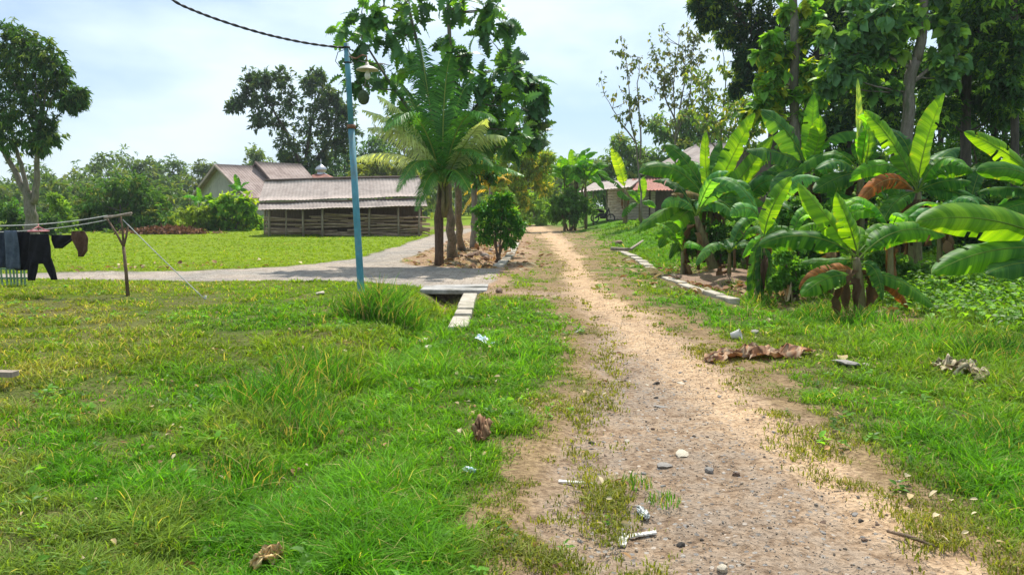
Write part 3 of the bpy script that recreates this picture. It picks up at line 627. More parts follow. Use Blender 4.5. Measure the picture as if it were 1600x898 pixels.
shrub('shrub', 'dark low shrub at the foot of the clothes line scene, left of the leaf heap', 46, [(150, 372, 10), (170, 370, 11), (135, 376, 9), (190, 374, 8)], (.05, .10, .03), L_=.22)
shrub('citrus_bush', 'dense bright green citrus bush on the rubble strip beside the road', 24, [(763, 333, 13), (785, 328, 12), (803, 338, 10), (772, 352, 18), (792, 358, 14), (755, 348, 11), (776, 312, 8), (760, 370, 13), (796, 373, 10), (812, 356, 9), (793, 312, 6), (750, 330, 7)],
      (.045, .155, .022), k=6, L_=.17, W_=.42, nros=42, leafm='leaf_gloss', basepx=(778, 390), alt=((.12, .24, .03), .15))
shrub('shrub', 'pale green shrub mass where the road bends away', 62, [(830, 320, 18), (850, 330, 16), (820, 338, 16), (845, 342, 12), (865, 335, 12), (835, 305, 14)], (.12, .21, .04), L_=.3, nros=60)
d = 48
tree('mango_tree', 'yellow-green mango tree behind the citrus bush at the road bend', 'tree', P(800, 352, d), [([P(800, 354, d), P(800, 330, d), P(800, 300, d)], .18, .1)],
     CL([(775, 250, 16), (800, 240, 20), (825, 245, 18), (845, 262, 16), (790, 270, 20), (820, 275, 22), (845, 290, 14), (800, 300, 20), (770, 285, 14), (778, 312, 14), (815, 312, 14), (855, 245, 8)], d),
     k=8, L_=.32, W_=.32, T=T_LANCE, colr=(.13, .20, .035), nros=80, droop=.5, alt=((.30, .28, .04), .2))
d = 75
tree('far_tree', 'tall slender dark green tree right of the breadfruit crown', 'tree', P(835, 350, d), [([P(835, 352, d), P(838, 290, d), P(835, 220, d)], .2, .06)],
     CL([(833, 205, 12), (820, 225, 14), (845, 222, 12), (835, 245, 16), (812, 250, 14), (852, 250, 12), (825, 190, 8)], d), k=7, L_=.4, W_=.4, T=T_LANCE, colr=(.055, .115, .03), nros=60)
for lab, d, cl, cc in [
 ('far hazy treeline between the road bend and the far bananas', 130, [(865, 275, 12), (880, 265, 14), (900, 268, 14), (925, 262, 12), (870, 295, 16), (900, 290, 18), (930, 285, 18), (860, 310, 14)], (.055, .09, .045)),
 ('round leafy tree with light foliage above the shack porch', 76, [(965, 225, 14), (985, 235, 18), (960, 255, 18), (990, 262, 20), (1010, 250, 18), (940, 270, 14), (975, 280, 18), (1010, 275, 16), (930, 290, 12)], (.085, .15, .045)),
 ('mid green tree behind the large shack roof', 74, [(1030, 200, 20), (1060, 215, 22), (1085, 200, 20), (1050, 240, 20), (1090, 235, 22), (1110, 215, 18), (1130, 235, 20), (1030, 260, 16), (1075, 185, 14)], (.07, .14, .03)),
]:
    cx_ = sum(q[0] for q in cl) / len(cl); b = P(cx_, 345, d); b.z = t1(b.x, d); top = P(cx_, sum(q[1] for q in cl) / len(cl), d)
    tree('far_tree', lab, 'tree', b, [([b, (b + top) / 2, top], .2, .08)], CL(cl, d), twigs=1, k=6, L_=.008 * d, W_=.45, T=T_LANCE, colr=cc, nros=60, alt=((.2, .22, .05), .12), sides=6)

# ------------------------------------------------------------------ breadfruit trees, palm, trunks on the island
d = 21.5; b = G(708, 403)
bl = b.copy()
cl = [(565, 20, 22), (600, 10, 30), (640, 5, 26), (575, 70, 16), (560, 95, 12), (610, 50, 24), (560, 130, 16), (600, 100, 20), (640, 85, 20), (690, 110, 20), (720, 105, 22), (650, 115, 18), (700, 60, 10), (640, 40, 16),
      (720, 5, 18), (752, 18, 22), (775, 10, 20), (790, 30, 12), (760, 50, 14), (735, 85, 14), (745, 130, 20), (775, 120, 20), (800, 110, 14), (795, 140, 20), (770, 160, 24), (810, 165, 20), (740, 165, 22), (790, 190, 22), (815, 200, 16), (745, 205, 24), (775, 225, 20), (620, 145, 16), (700, 150, 20), (580, 30, 20), (535, 45, 10), (680, -30, 40), (620, -40, 35), (740, -40, 30), (720, 140, 18), (800, 225, 14)]
tree('breadfruit_tree', 'tall breadfruit tree with large lobed leaves and grey twin trunks behind the coconut palm', 'tree', b,
     [([b, P(700, 340, d), P(698, 250, d)], .15, .10), ([P(698, 300, d), P(680, 180, d), P(640, 20, d)], .11, .04), ([P(698, 270, d), P(712, 150, d), P(698, -20, d)], .11, .04), ([P(700, 250, d), P(740, 170, d), P(790, 90, d)], .09, .03), ([P(690, 240, d), P(620, 150, d), P(565, 60, d)], .07, .02)],
     CL(cl, d), bark='bark', leafm='leaf_gloss', k=5, L_=.44, W_=.72, T=T_LOBE, colr=(.045, .12, .04), nros=5, droop=.3, alt=((.11, .24, .03), .22), shell=.6, out=.9, roll=.5)
b2 = G(722, 392)
tree('breadfruit_tree', 'second slimmer breadfruit tree, leaning right, just behind the twin-trunk one', 'tree', b2,
     [([b2, P(712, 340, 23.5), P(715, 260, 23.5)], .13, .10), ([P(715, 280, 23.5), P(750, 200, 23.5), P(800, 100, 23.5)], .1, .03)],
     CL([(820, 115, 14), (835, 150, 14), (830, 180, 16), (805, 85, 14), (840, 130, 10), (790, 210, 18), (835, 210, 12), (760, 190, 20), (730, 230, 18)], 23.5),
     leafm='leaf_gloss', k=6, L_=.50, W_=.75, T=T_LOBE, colr=(.035, .095, .04), nros=7, droop=.6, alt=((.12, .24, .03), .22), shell=.6, out=.9, roll=.5)
b3 = G(741, 388); dk = b3.y
tree('jackfruit_tree', 'short pale-barked tree with straight trunk left of the citrus bush', 'tree', b3, [([b3, P(738, 350, dk), P(742, 290, dk)], .14, .11)],
     CL([(742, 268, 16), (755, 250, 16), (730, 250, 14), (765, 275, 12)], dk), k=7, L_=.22, W_=.42, T=T_OVAL, colr=(.04, .11, .03), nros=45, alt=((.3, .25, .03), .1))
# breadfruits hanging
for px, py in ((568, 152),):
    c0 = P(px, py, 20.6); t = MB(); t.lathe(c0, [(.005, .19), (.07, .17), (.14, .08), (.16, -.02), (.13, -.13), (.06, -.19), (.004, -.2)], 14)
    f = t.build('breadfruit', plain('breadfruit_skin', (.035, .06, .02), (.07, .10, .03), 25, bump=1, bdist=.02), loc=c0)
    s_ = MB(); s_.tube([c0 + Vector((0, 0, .18)), c0 + Vector((.05, .05, .4)), P(572, 100, 21.2)], .012, 5); s_.build('stalk', M['bark'], f)
    tag(f, 'dark oval breadfruit hanging right beside the blue pole below the lamp', 'fruit')

def frond(mb, a, m, c, n=46, L_=.75, w=.045, col=(.045, .12, .03), droop=.35, stalk=.12, rib=(.20, .25, .06)):
    pts = bez(a, m, c, 24); mb.tube(pts, list(np.linspace(.028, .006, 24)), 5, rib)
    for i in range(n):
        t = stalk + (1 - stalk) * (i + .5) / n; k = t * 23; i0 = min(int(k), 22); p = pts[i0].lerp(pts[i0 + 1], k - i0); T = (pts[i0 + 1] - pts[i0]).normalized()
        up = Vector((0, 0, 1)); sd = T.cross(up)
        if sd.length < .15: sd = T.cross(Vector((0, -1, .2)))
        sd.normalize(); nrm = sd.cross(T)
        l = L_ * (math.sin(PI * min(1, .18 + .82 * t)) ** .6) * random.uniform(.85, 1.1)
        for s_ in (-1, 1):
            dr = (sd * s_ * .85 + T * .55 + nrm * .15).normalized(); e = droop * random.uniform(.6, 1.4)
            q1 = p + dr * l * .5 - up * e * l * .15; q2 = p + dr * l - up * e * l * .8; wv = T * w * .5
            cc = np.array(col) * random.uniform(.75, 1.35)
            mb.add([p - wv * .5, p + wv * .5, q1 - wv, q1 + wv, q2], [[(0, 1, 3, 2)], [(2, 3, 4)]], cc)
# young coconut palm
bc = G(686, 415); dc = bc.y
t = thing('coconut_palm', 'young coconut palm with long arching fronds in front of the breadfruit trunks', 'palm', bc)
cr = P(692, 296, dc)
tb = MB(); tb.tube(wob([bc + Vector((0, 0, -.05)), bc + Vector((0, 0, .25)), P(686, 370, dc), P(686, 340, dc), P(690, 310, dc)], .01), [.145, .12, .12, .13, .11], 12); tb.build('trunk', M['fibre'], t)
fb = MB()
for i in range(7):
    a = i * 2.4; fb.tube([cr + Vector((.05 * math.cos(a), .05 * math.sin(a), -.75)), cr + Vector((.14 * math.cos(a), .14 * math.sin(a), -.35)), cr + Vector((.10 * math.cos(a), .10 * math.sin(a), .15))], [.06, .05, .03], 6)
fb.build('leaf_base', M['pseudostem'], t)
FR = [((655, 195), (575, 200), -1.2, 2, .85), ((735, 190), (790, 215), -1.0, 2, .7),((670, 150), (655, 60), .8, 0, 1), ((725, 160), (790, 130), 1.2, 0, .9), ((700, 230), (735, 300), -1.6, 0, .7), ((680, 225), (650, 330), -1.4, 0, .6), ((650, 175), (590, 150), -.4, 2, .8),((640, 150), (612, 170), 1.2, 0, 1), ((655, 120), (600, 205), -1.5, 1, .9), ((672, 110), (640, 92), 1.0, 0, 1), ((690, 120), (705, 85), -.5, 0, 1), ((705, 130), (748, 118), .8, 0, 1), ((715, 130), (775, 190), -1.4, 1, .85), ((650, 190), (566, 172), -1.0, 2, .75),
      ((640, 215), (548, 250), .9, 2, .7), ((740, 200), (835, 215), .6, 0, .8), ((735, 230), (820, 275), -1.2, 0, .75), ((665, 200), (620, 300), -1.6, 0, .7), ((715, 190), (770, 260), -1.8, 0, .7), ((680, 140), (672, 140), 2.0, 0, 1), ((700, 170), (730, 150), 1.8, 0, .9), ((725, 215), (760, 186), -1.9, 2, .6), ((655, 160), (625, 130), .4, 0, .9)]
for mpx, tpx, dd_, kd, ls in FR:
    mb = MB(); cc = [(.05, .15, .03), (.065, .18, .035), (.30, .36, .24)][kd]  # third tone paints a whitish sheen onto some fronds
    frond(mb, cr + Vector((0, 0, random.uniform(-.1, .1))), P(mpx[0], mpx[1], dc + dd_ * .5), P(tpx[0], tpx[1], dc + dd_), n=72, L_=.74 * ls, w=.048, col=cc, droop=.7 if kd != 2 else .95)
    o = mb.build('frond', M['leaf_gloss'], t, smooth=False)
# small yellow palm behind
by = G(765, 372); dy_ = by.y
t = thing('areca_palm', 'small palm with yellowing fronds behind the pale-barked trunk', 'palm', by)
tb = MB(); tb.tube([by, P(766, 330, dy_), P(768, 300, dy_)], [.07, .06, .05], 8); tb.build('trunk', M['bark'], t)
for mpx, tpx, dd_, yl in (((770, 262), (800, 285), 0, 1), ((750, 268), (725, 305), .3, 1), ((745, 285), (722, 335), -.4, 1), ((780, 262), (815, 272), .5, 1), ((762, 250), (748, 245), -.3, 0), ((790, 280), (810, 320), -.5, 0)):
    mb = MB(); frond(mb, P(768, 300, dy_), P(*mpx, dy_), P(*tpx, dy_ + dd_), n=26, L_=.5, w=.06, col=(.42, .30, .02) if yl else (.08, .15, .03), droop=.5); mb.build('frond', M['leaf'], t, smooth=False)
# grey thin post beside the bush
tb = MB(); c0 = G(765, 385); tb.tube([c0, P(765, 300, c0.y), P(764, 262, c0.y)], [.04, .035, .03], 8)
tag(tb.build('wooden_post', M['wood_grey'], loc=c0), 'thin pale upright post behind the citrus bush', 'post')

# ------------------------------------------------------------------ banana plants
def banana_leaf(a, m, c, w, parent, face=.55, col=(.075, .19, .02), dead=False, label=None, fold=.25, curl=0., pet=.10, tear=.35, tip=1.0):
    n = 46; pts = bez(a, m, c, n); mb = MB(); rib = (.16, .24, .05) if not dead else (.42, .26, .10)
    mb.tube(pts, list(np.linspace(.017, .003, n) * (w / .45) ** .5), 5, rib)
    nv = 4; X = np.zeros((n, 2 * nv + 1, 3)); UV = np.zeros((n, 2 * nv + 1, 3)); seed = random.random()
    cut = {-1: 0, 1: 0}; torn = []; lob = {-1: 0, 1: 0}
    for i in range(n):
        s_ = i / (n - 1); T = (pts[min(i + 1, n - 1)] - pts[max(i - 1, 0)]).normalized()
        ref = (Vector((0, 0, 1)) * (1 - face) + Vector((0, -1, 0)) * face + Vector((random.uniform(-.05, .05), 0, 0))).normalized()
        sd = T.cross(ref)
        if sd.length < .05: sd = Vector((1, 0, 0))
        sd.normalize(); nn = sd.cross(T).normalized()
        q = max(0, (s_ - pet) / (1 - pet)); prof = (min(1, q / .22) ** .65) * (max(0, 1 - max(0, (q - .62) / .38) ** 2.1) ** .7) * (1.04 - .16 * abs(q - .45)) if 0 < q < 1 else 0
        if q <= 0: prof = .03
        tw = math.sin(s_ * 2.2 + seed * 12) * .35 * s_; sd = (sd * math.cos(tw) + nn * math.sin(tw)).normalized(); nn = sd.cross(T).normalized()
        for side in (-1, 1):
            if cut[side] > 0: cut[side] -= 1
            elif random.random() < tear * .22: cut[side] = 2; torn.append((i, side, random.choice([1, 2, 2, 3]))); lob[side] = random.uniform(-.25, .3)
            kk = 1
            for v in range(1, nv + 1):
                f_ = v / nv; ww = w * .5 * prof * f_ * (kk if v == nv else (1 if kk == 1 else .95)) 
                bend = fold * f_ - (.8 + curl) * f_ * f_ + (.10 * math.sin(s_ * 15 + side + seed * 9) + .06 * math.sin(s_ * 37 + seed * 30 * side) - lob[side]) * f_
                X[i, nv + side * v] = np.array(pts[i] + sd * side * ww + nn * (w * .5 * prof * bend)); UV[i, nv + side * v] = (s_, side * f_, seed)
        X[i, nv] = np.array(pts[i]); UV[i, nv] = (s_, 0, seed)
    cc = np.array(col) * random.uniform(.85, 1.15)
    cols = np.tile(cc, (n * (2 * nv + 1), 1))
    if dead: cols *= RN.uniform(.75, 1.25, (len(cols), 1))
    else:
        s_ = UV.reshape(-1, 3); ed = (np.abs(s_[:, 1]) > .9) * (RN.random(len(s_)) < .15); cols[ed > 0] = np.array([.18, .22, .05])
    W_ = 2 * nv + 1; bad = set()
    for (i, side, v0) in torn:
        for v in range(v0, nv): bad.add((min(i, n - 2), nv + v if side > 0 else nv - v - 1))
    F = [(i * W_ + j, (i + 1) * W_ + j, (i + 1) * W_ + j + 1, i * W_ + j + 1) for i in range(n - 1) for j in range(W_ - 1) if (i, j) not in bad]
    mb.add(X.reshape(-1, 3), [F], cols, UV.reshape(-1, 3))
    o = mb.build('leaf', M['dead_banana'] if dead else M['banana'], parent)
    if label: o['label'] = label
    return o
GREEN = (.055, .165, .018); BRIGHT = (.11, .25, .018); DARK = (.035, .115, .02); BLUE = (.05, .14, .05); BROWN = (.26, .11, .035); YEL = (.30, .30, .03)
def banana(label, base, crown, leaves, d, stem_r=.11, rnd=0, rl=(1.2, 1.9), rw=.42, group='banana plants on the right of the road', stems=1, dry=3, rcol=GREEN):
    base = Vector(base); t = thing('banana_plant', label, 'banana plant', base, group); crown = Vector(crown)
    sb = MB(); top = crown; mid = base.lerp(top, .5) + Vector((random.uniform(-.05, .05), 0, 0))
    sb.tube(bez(base + Vector((0, 0, -.05)), mid, top, 9), [stem_r * q for q in (1.3, 1.15, 1.05, 1, .95, .9, .82, .72, .5)], 12); sb.build('pseudostem', M['pseudostem'], t)
    for lf in leaves:
        (mx_, my_), (tx, ty), w, dd_, col, face = lf[:6]; opt = lf[6] if len(lf) > 6 else {}
        st = opt.pop('start', None); a0 = P(st[0], st[1], d) if st else crown + Vector((random.uniform(-.04, .04), random.uniform(-.04, .04), random.uniform(-.12, .05)))
        banana_leaf(a0, P(mx_, my_, d + dd_ * .5), P(tx, ty, d + dd_), w * 1.0, t, face, col, **opt)
    for i in range(rnd):
        a = i * 2.4 + random.uniform(-.4, .4); l = random.uniform(*rl); up = random.uniform(.3, 1.3)
        e = crown + Vector((math.cos(a) * l * .75, math.sin(a) * l * .75, l * (up - .55))); mm = crown + Vector((math.cos(a) * l * .32, math.sin(a) * l * .32, l * (.35 + .35 * up)))
        banana_leaf(crown, mm, e, rw * random.uniform(.8, 1.15), t, random.uniform(.1, .7), tuple(np.array(rcol) * random.uniform(.8, 1.9)))
    if dry:
        db = MB()
        for i in range(dry):
            a = random.uniform(0, 2 * PI); z = crown.z - random.uniform(.1, .4); r_ = stem_r; c0 = Vector((crown.x, crown.y, z)); o_ = Vector((math.cos(a), math.sin(a), 0))
            l = min(.9, (crown.z - base.z) * .75); X = []
            for s_ in np.linspace(0, 1, 8):
                cen = c0 + o_ * (r_ + .16 * math.sin(s_ * 2.6)) + Vector((0, 0, .1 * math.sin(s_ * 3) - l * s_)); sd = Vector((-o_.y, o_.x, 0))
                for v in (-1, -.3, .4, 1): X.append(cen + sd * v * .085 * (1 - .6 * s_) * random.uniform(.5, 1.25) + o_ * (.07 * math.sin(v * 5 + s_ * 9) + random.uniform(-.03, .03)))
            db.grid(np.array([list(q) for q in X]), 8, 4, np.array((.17, .10, .05)) * random.uniform(.4, 1.3))
        tag(db.build('dry_leaf', M['dead'], t), 'dry brown leaves hanging down the stem')
    return t
# B1 nearest
b = G(1345, 493); d = b.y
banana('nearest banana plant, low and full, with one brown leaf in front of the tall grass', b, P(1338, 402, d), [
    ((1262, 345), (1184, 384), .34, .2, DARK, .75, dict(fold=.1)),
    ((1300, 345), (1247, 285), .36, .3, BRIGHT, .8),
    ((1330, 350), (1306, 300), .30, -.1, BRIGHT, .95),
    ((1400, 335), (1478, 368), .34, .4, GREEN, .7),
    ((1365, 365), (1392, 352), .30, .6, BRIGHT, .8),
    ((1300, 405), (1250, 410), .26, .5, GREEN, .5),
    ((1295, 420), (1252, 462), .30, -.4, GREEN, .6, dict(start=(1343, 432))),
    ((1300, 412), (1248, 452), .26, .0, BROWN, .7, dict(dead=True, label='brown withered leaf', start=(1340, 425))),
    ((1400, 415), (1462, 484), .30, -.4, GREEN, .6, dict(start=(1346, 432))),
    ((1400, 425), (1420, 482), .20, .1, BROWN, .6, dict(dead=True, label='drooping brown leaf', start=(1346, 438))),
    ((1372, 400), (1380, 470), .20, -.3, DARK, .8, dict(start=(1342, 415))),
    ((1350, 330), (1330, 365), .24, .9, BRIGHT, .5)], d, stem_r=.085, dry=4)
# B7 slim plant with a skirt
b = G(1185, 470); d = b.y
banana('slim banana plant beside the soil heap with a skirt of hanging dark leaves', b, P(1192, 372, d), [
    ((1198, 320), (1238, 276), .30, .1, BRIGHT, .9), ((1215, 345), (1252, 372), .18, -.2, GREEN, .9),
    ((1178, 400), (1172, 470), .20, -.1, DARK, .9), ((1205, 400), (1204, 468), .20, -.2, DARK, .9), ((1188, 400), (1188, 476), .18, -.3, DARK, .9), ((1215, 395), (1222, 430), .16, .2, GREEN, .8),
    ((1190, 340), (1160, 375), .2, .5, GREEN, .6)], d, stem_r=.07, dry=3)
# B5 big clump
b = G(1125, 422); d = b.y
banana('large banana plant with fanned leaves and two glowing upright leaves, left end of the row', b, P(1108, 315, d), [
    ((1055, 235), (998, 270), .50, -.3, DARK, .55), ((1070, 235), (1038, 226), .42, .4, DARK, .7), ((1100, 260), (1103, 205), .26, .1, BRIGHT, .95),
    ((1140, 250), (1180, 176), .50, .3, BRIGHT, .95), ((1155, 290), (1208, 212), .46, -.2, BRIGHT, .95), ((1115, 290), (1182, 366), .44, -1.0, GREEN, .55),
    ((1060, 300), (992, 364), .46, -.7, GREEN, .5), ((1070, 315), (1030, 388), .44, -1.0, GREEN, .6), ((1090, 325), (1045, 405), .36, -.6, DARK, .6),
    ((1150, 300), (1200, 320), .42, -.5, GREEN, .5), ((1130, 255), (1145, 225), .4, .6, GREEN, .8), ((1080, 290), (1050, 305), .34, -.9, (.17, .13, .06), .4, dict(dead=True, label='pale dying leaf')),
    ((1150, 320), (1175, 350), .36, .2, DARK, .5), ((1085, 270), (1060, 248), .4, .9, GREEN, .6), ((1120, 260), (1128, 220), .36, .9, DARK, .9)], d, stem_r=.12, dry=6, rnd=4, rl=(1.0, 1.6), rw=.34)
b = G(1075, 408) + Vector((.6, 1.2, 0)); b.z = t1(b.x, b.y); d = b.y
banana('banana plant just behind the large fanned one', b, P(1120, 318, d), [], d, rnd=8, rl=(1.3, 2.0), rw=.45, rcol=DARK, dry=6)
b = G(1165, 415); d = b.y
banana('banana plant crowded against the right side of the large fanned one', b, P(1160, 325, d), [((1200, 270), (1235, 255), .42, .5, GREEN, .6), ((1120, 300), (1095, 340), .36, -.7, DARK, .5)], d, rnd=6, rl=(1.2, 1.8), rw=.42, rcol=DARK, dry=5)
for bx_, by_, cx2, cy2, lab in ((1120, 412, 1088, 338, 'low young banana plant at the road side foot of the large fanned one'), (1205, 405, 1192, 352, 'young banana plant filling the gap right of the large fanned one'), (1290, 400, 1290, 345, 'low banana plant half hidden behind the nearest one'), (1400, 400, 1395, 330, 'low banana plant beneath the rusty arching leaf'), (1520, 390, 1515, 322, 'low banana plant in the shade under the dark forest')):
    dd2 = random.uniform(15.5, 18.5); g2 = P(bx_, 400, dd2); g2 = Vector((g2.x, dd2, t1(g2.x, dd2)))
    banana(lab, g2, P(cx2, cy2, dd2), [], dd2, rnd=6, rl=(1.0, 1.7), rw=.34, rcol=random.choice([GREEN, DARK, BLUE]), dry=5)
for bx_, dd2, cx2, cy2, lab in ((1066, 17.6, 1066, 392, 'leafy banana sucker at the road side of the soil heap'), (1140, 16.8, 1140, 396, 'banana sucker in the middle of the soil behind the heap'), (1232, 14.6, 1232, 385, 'small banana sucker behind the slim plant'), (1300, 13.6, 1300, 372, 'banana sucker just left behind the nearest plant'), (1395, 13.0, 1392, 365, 'banana sucker just right behind the nearest plant'), (1470, 13.6, 1468, 345, 'banana sucker beneath the tall glowing-leaf plant')):
    g2 = P(bx_, 400, dd2); g2 = Vector((g2.x, dd2, t1(g2.x, dd2)))
    banana(lab, g2, P(cx2, cy2, dd2), [], dd2, stem_r=.05, rnd=6, rl=(.7, 1.2), rw=.24, rcol=random.choice([GREEN, BRIGHT, BLUE]), dry=2)
# B6 behind
def gb(px, d): p = P(px, 400, d); return Vector((p.x, d, t1(p.x, d)))
d = 17.5
banana('banana plant with a bluish arching leaf and tall upright leaves beyond the slim plant', gb(1262, d), P(1262, 262, d), [
    ((1240, 200), (1188, 172), .50, -.2, BLUE, .6), ((1268, 210), (1272, 146), .36, .2, GREEN, .95), ((1285, 225), (1282, 180), .40, -.3, BRIGHT, .95), ((1225, 230), (1165, 235), .42, -.6, BLUE, .5),
    ((1300, 225), (1335, 250), .4, -.4, GREEN, .5), ((1240, 260), (1205, 300), .4, -.8, BLUE, .5), ((1290, 250), (1320, 300), .4, -.6, GREEN, .5)], d, rnd=3, dry=4)
d = 16.5
banana('banana plant with a rolled pale spear leaf pointing straight up', gb(1340, d), P(1345, 272, d), [
    ((1341, 200), (1340, 122), .15, .0, (.16, .27, .13), .95, dict(fold=1.2, tear=0)), ((1370, 215), (1348, 170), .36, .1, BRIGHT, .95), ((1310, 235), (1275, 265), .40, -.5, BLUE, .5),
    ((1380, 250), (1330, 225), .4, .8, GREEN, .6), ((1320, 265), (1270, 300), .4, -.8, DARK, .5), ((1375, 260), (1405, 310), .38, -.7, GREEN, .5)], d, rnd=3, dry=3)
d = 14.8
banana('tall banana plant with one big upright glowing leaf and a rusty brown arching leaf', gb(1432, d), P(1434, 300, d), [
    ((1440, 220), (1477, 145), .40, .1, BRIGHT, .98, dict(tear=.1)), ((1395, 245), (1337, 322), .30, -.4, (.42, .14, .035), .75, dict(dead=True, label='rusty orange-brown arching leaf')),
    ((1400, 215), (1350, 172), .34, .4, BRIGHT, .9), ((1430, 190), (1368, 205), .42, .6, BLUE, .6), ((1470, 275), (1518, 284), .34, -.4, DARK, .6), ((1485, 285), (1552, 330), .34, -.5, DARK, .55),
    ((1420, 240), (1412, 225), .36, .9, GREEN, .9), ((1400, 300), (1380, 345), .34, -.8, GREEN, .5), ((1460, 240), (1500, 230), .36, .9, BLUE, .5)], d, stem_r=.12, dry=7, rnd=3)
# plants at the right edge
d = 13.5
banana('banana plant at the right edge with a long leaf slanting up to the left', gb(1680, d), P(1665, 318, d), [
    ((1600, 240), (1506, 206), .34, -.2, BRIGHT, .75), ((1600, 245), (1525, 268), .34, -.8, GREEN, .6), ((1610, 280), (1530, 300), .34, -.3, DARK, .6), ((1600, 300), (1540, 345), .34, -.6, GREEN, .5)], d, rnd=4, dry=2)
d = 8.6
banana('banana plant mostly beyond the right edge whose two long leaves reach into view', gb(1720, d), P(1700, 410, d), [
    ((1560, 315), (1430, 348), .40, -.2, BRIGHT, .72, dict(tear=.25)), ((1570, 360), (1455, 428), .34, -.3, GREEN, .65), ((1600, 395), (1540, 428), .28, -.5, DARK, .6)], d, rnd=4, rl=(1.0, 1.4), dry=2)
# far ones
d = 50
for px, cy_, lab in ((882, 285, 'leftmost far banana plant in the clump beyond the road bend'), (898, 275, 'middle far banana plant with a bright upright leaf beyond the road bend'), (915, 285, 'right far banana plant in the clump left of the porch')):
    banana(lab, gb(px, d), P(px, cy_, d), [((px - 4, cy_ - 25), (px - 6, cy_ - 42), .55, 0, BRIGHT, .9)], d, stem_r=.08, rnd=12, rl=(1.8, 2.8), rw=.5, group='far bananas beyond the road bend', dry=2)
d = 46
banana('banana plant with one tall yellow-green leaf in front of the porch boards', gb(976, d), P(976, 296, d), [((972, 265), (955, 232), .62, 0, (.17, .28, .02), .95), ((960, 280), (935, 270), .4, 0, GREEN, .4), ((995, 300), (1000, 318), .4, 0, GREEN, .7), ((960, 300), (985, 312), .4, -.5, GREEN, .5)], d, stem_r=.13, group='far bananas beyond the road bend', dry=2)
banana('banana plant with an upright leaf right of the porch boards', gb(1000, d), P(1000, 318, d), [((1005, 298), (1005, 276), .5, 0, BRIGHT, .95), ((985, 315), (972, 340), .4, -.5, GREEN, .5), ((1015, 310), (1025, 325), .4, 0, GREEN, .5)], d, stem_r=.12, group='far bananas beyond the road bend', dry=1)
d = 51.5
for px, cy_, lab, c_ in ((158, 345, 'small banana plant with a lit leaf behind the clothes line crossbar', BRIGHT), (228, 358, 'tiny banana sprout with a yellow leaf by the leaf heap', YEL), (105, 345, 'banana plant in the shade left of the rounded bush', BRIGHT), (312, 320, 'banana plant with dark leaves at the corner of the grey gable', GREEN), (372, 300, 'banana plant rising in front of the grey house roof', GREEN), (25, 335, 'banana plant beneath the mango crown at the far left', GREEN)):
    banana(lab, gb(px, d), P(px, cy_, d), [((px - 1, cy_ - 15), (px - 5, cy_ - 28), .4, 0, c_, .95)], d, stem_r=.09, rnd=5, rl=(.8, 1.5), rw=.34, group='small bananas along the back of the lawn', dry=0, rcol=c_ if c_ != YEL else BRIGHT)

shrub('shrub', 'leafy shrub around the feet of the far banana clump', 49.5, [(872, 322, 13), (888, 318, 15), (905, 320, 14), (918, 326, 12), (880, 335, 13), (900, 336, 13), (865, 335, 10), (893, 305, 12)], (.06, .14, .03), L_=.26)
# ------------------------------------------------------------------ trees on the right
d = 30; b = gb(1205, d)
tree('forest_tree', 'tall tree whose dark leafy crown juts left against the sky', 'tree', b, [([b, P(1215, 200, d), P(1190, 60, d)], .25, .13), ([P(1195, 90, d), P(1160, 20, d), P(1120, -20, d)], .1, .05)],
     CL([(1095, 5, 18), (1118, 18, 22), (1105, 35, 12), (1150, 25, 28), (1140, 60, 18), (1175, 60, 30), (1165, 95, 20), (1190, 25, 32), (1195, 90, 24), (1165, 125, 14), (1120, -20, 34), (1180, -30, 40), (1215, 50, 30), (1210, -60, 45), (1150, 142, 7), (1215, 120, 22)], d),
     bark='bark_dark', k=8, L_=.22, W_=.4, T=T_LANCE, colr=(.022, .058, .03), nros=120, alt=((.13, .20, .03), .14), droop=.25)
d = 21; b = gb(1240, d)
tree('forest_tree', 'slender straight-trunked tree with loose bright leaves left of the dark forest', 'tree', b, [([b, P(1243, 150, d), P(1240, -60, d)], .15, .10)],
     CL([(1205, 60, 12), (1225, 85, 14), (1190, 85, 10), (1210, 115, 16), (1200, 145, 16), (1185, 165, 12), (1225, 150, 14), (1262, 60, 14), (1260, 110, 16), (1270, 150, 18), (1255, 180, 14), (1210, 180, 14), (1265, 20, 18), (1230, 20, 12), (1190, 130, 8), (1170, 180, 12), (1240, -40, 30)], d),
     k=6, L_=.22, W_=.75, T=T_HEART, colr=(.085, .19, .035), nros=26, alt=((.25, .30, .03), .2), droop=.5, roll=.3)
d = 19; b = gb(1418, d)
tree('teak_tree', 'leaning grey trunk with broad drooping bluish leaves in the middle of the forest', 'tree', b, [([b, P(1405, 200, d), P(1432, 90, d)], .17, .13), ([P(1432, 95, d), P(1448, 40, d), P(1442, -80, d)], .13, .08), ([P(1430, 110, d), P(1390, 90, d), P(1330, 60, d)], .05, .02), ([P(1425, 130, d), P(1470, 90, d), P(1500, 85, d)], .05, .02)],
     CL([(1350, 35, 22), (1380, 20, 24), (1330, 60, 20), (1370, 60, 20), (1400, 45, 20), (1345, 95, 18), (1320, 85, 16), (1390, 85, 16), (1300, 60, 18), (1305, 100, 16), (1325, 120, 16), (1475, 35, 18), (1490, 50, 14), (1470, 90, 16), (1495, 100, 14), (1480, 120, 14), (1340, -10, 30), (1400, -20, 30), (1460, -10, 30), (1360, 130, 14), (1400, 140, 12), (1290, 130, 14), (1425, 30, 14)], d),
     k=5, L_=.25, W_=.8, T=T_HEART, colr=(.065, .145, .065), nros=21, alt=((.15, .26, .05), .18), droop=.4, roll=.5, twigs=3)
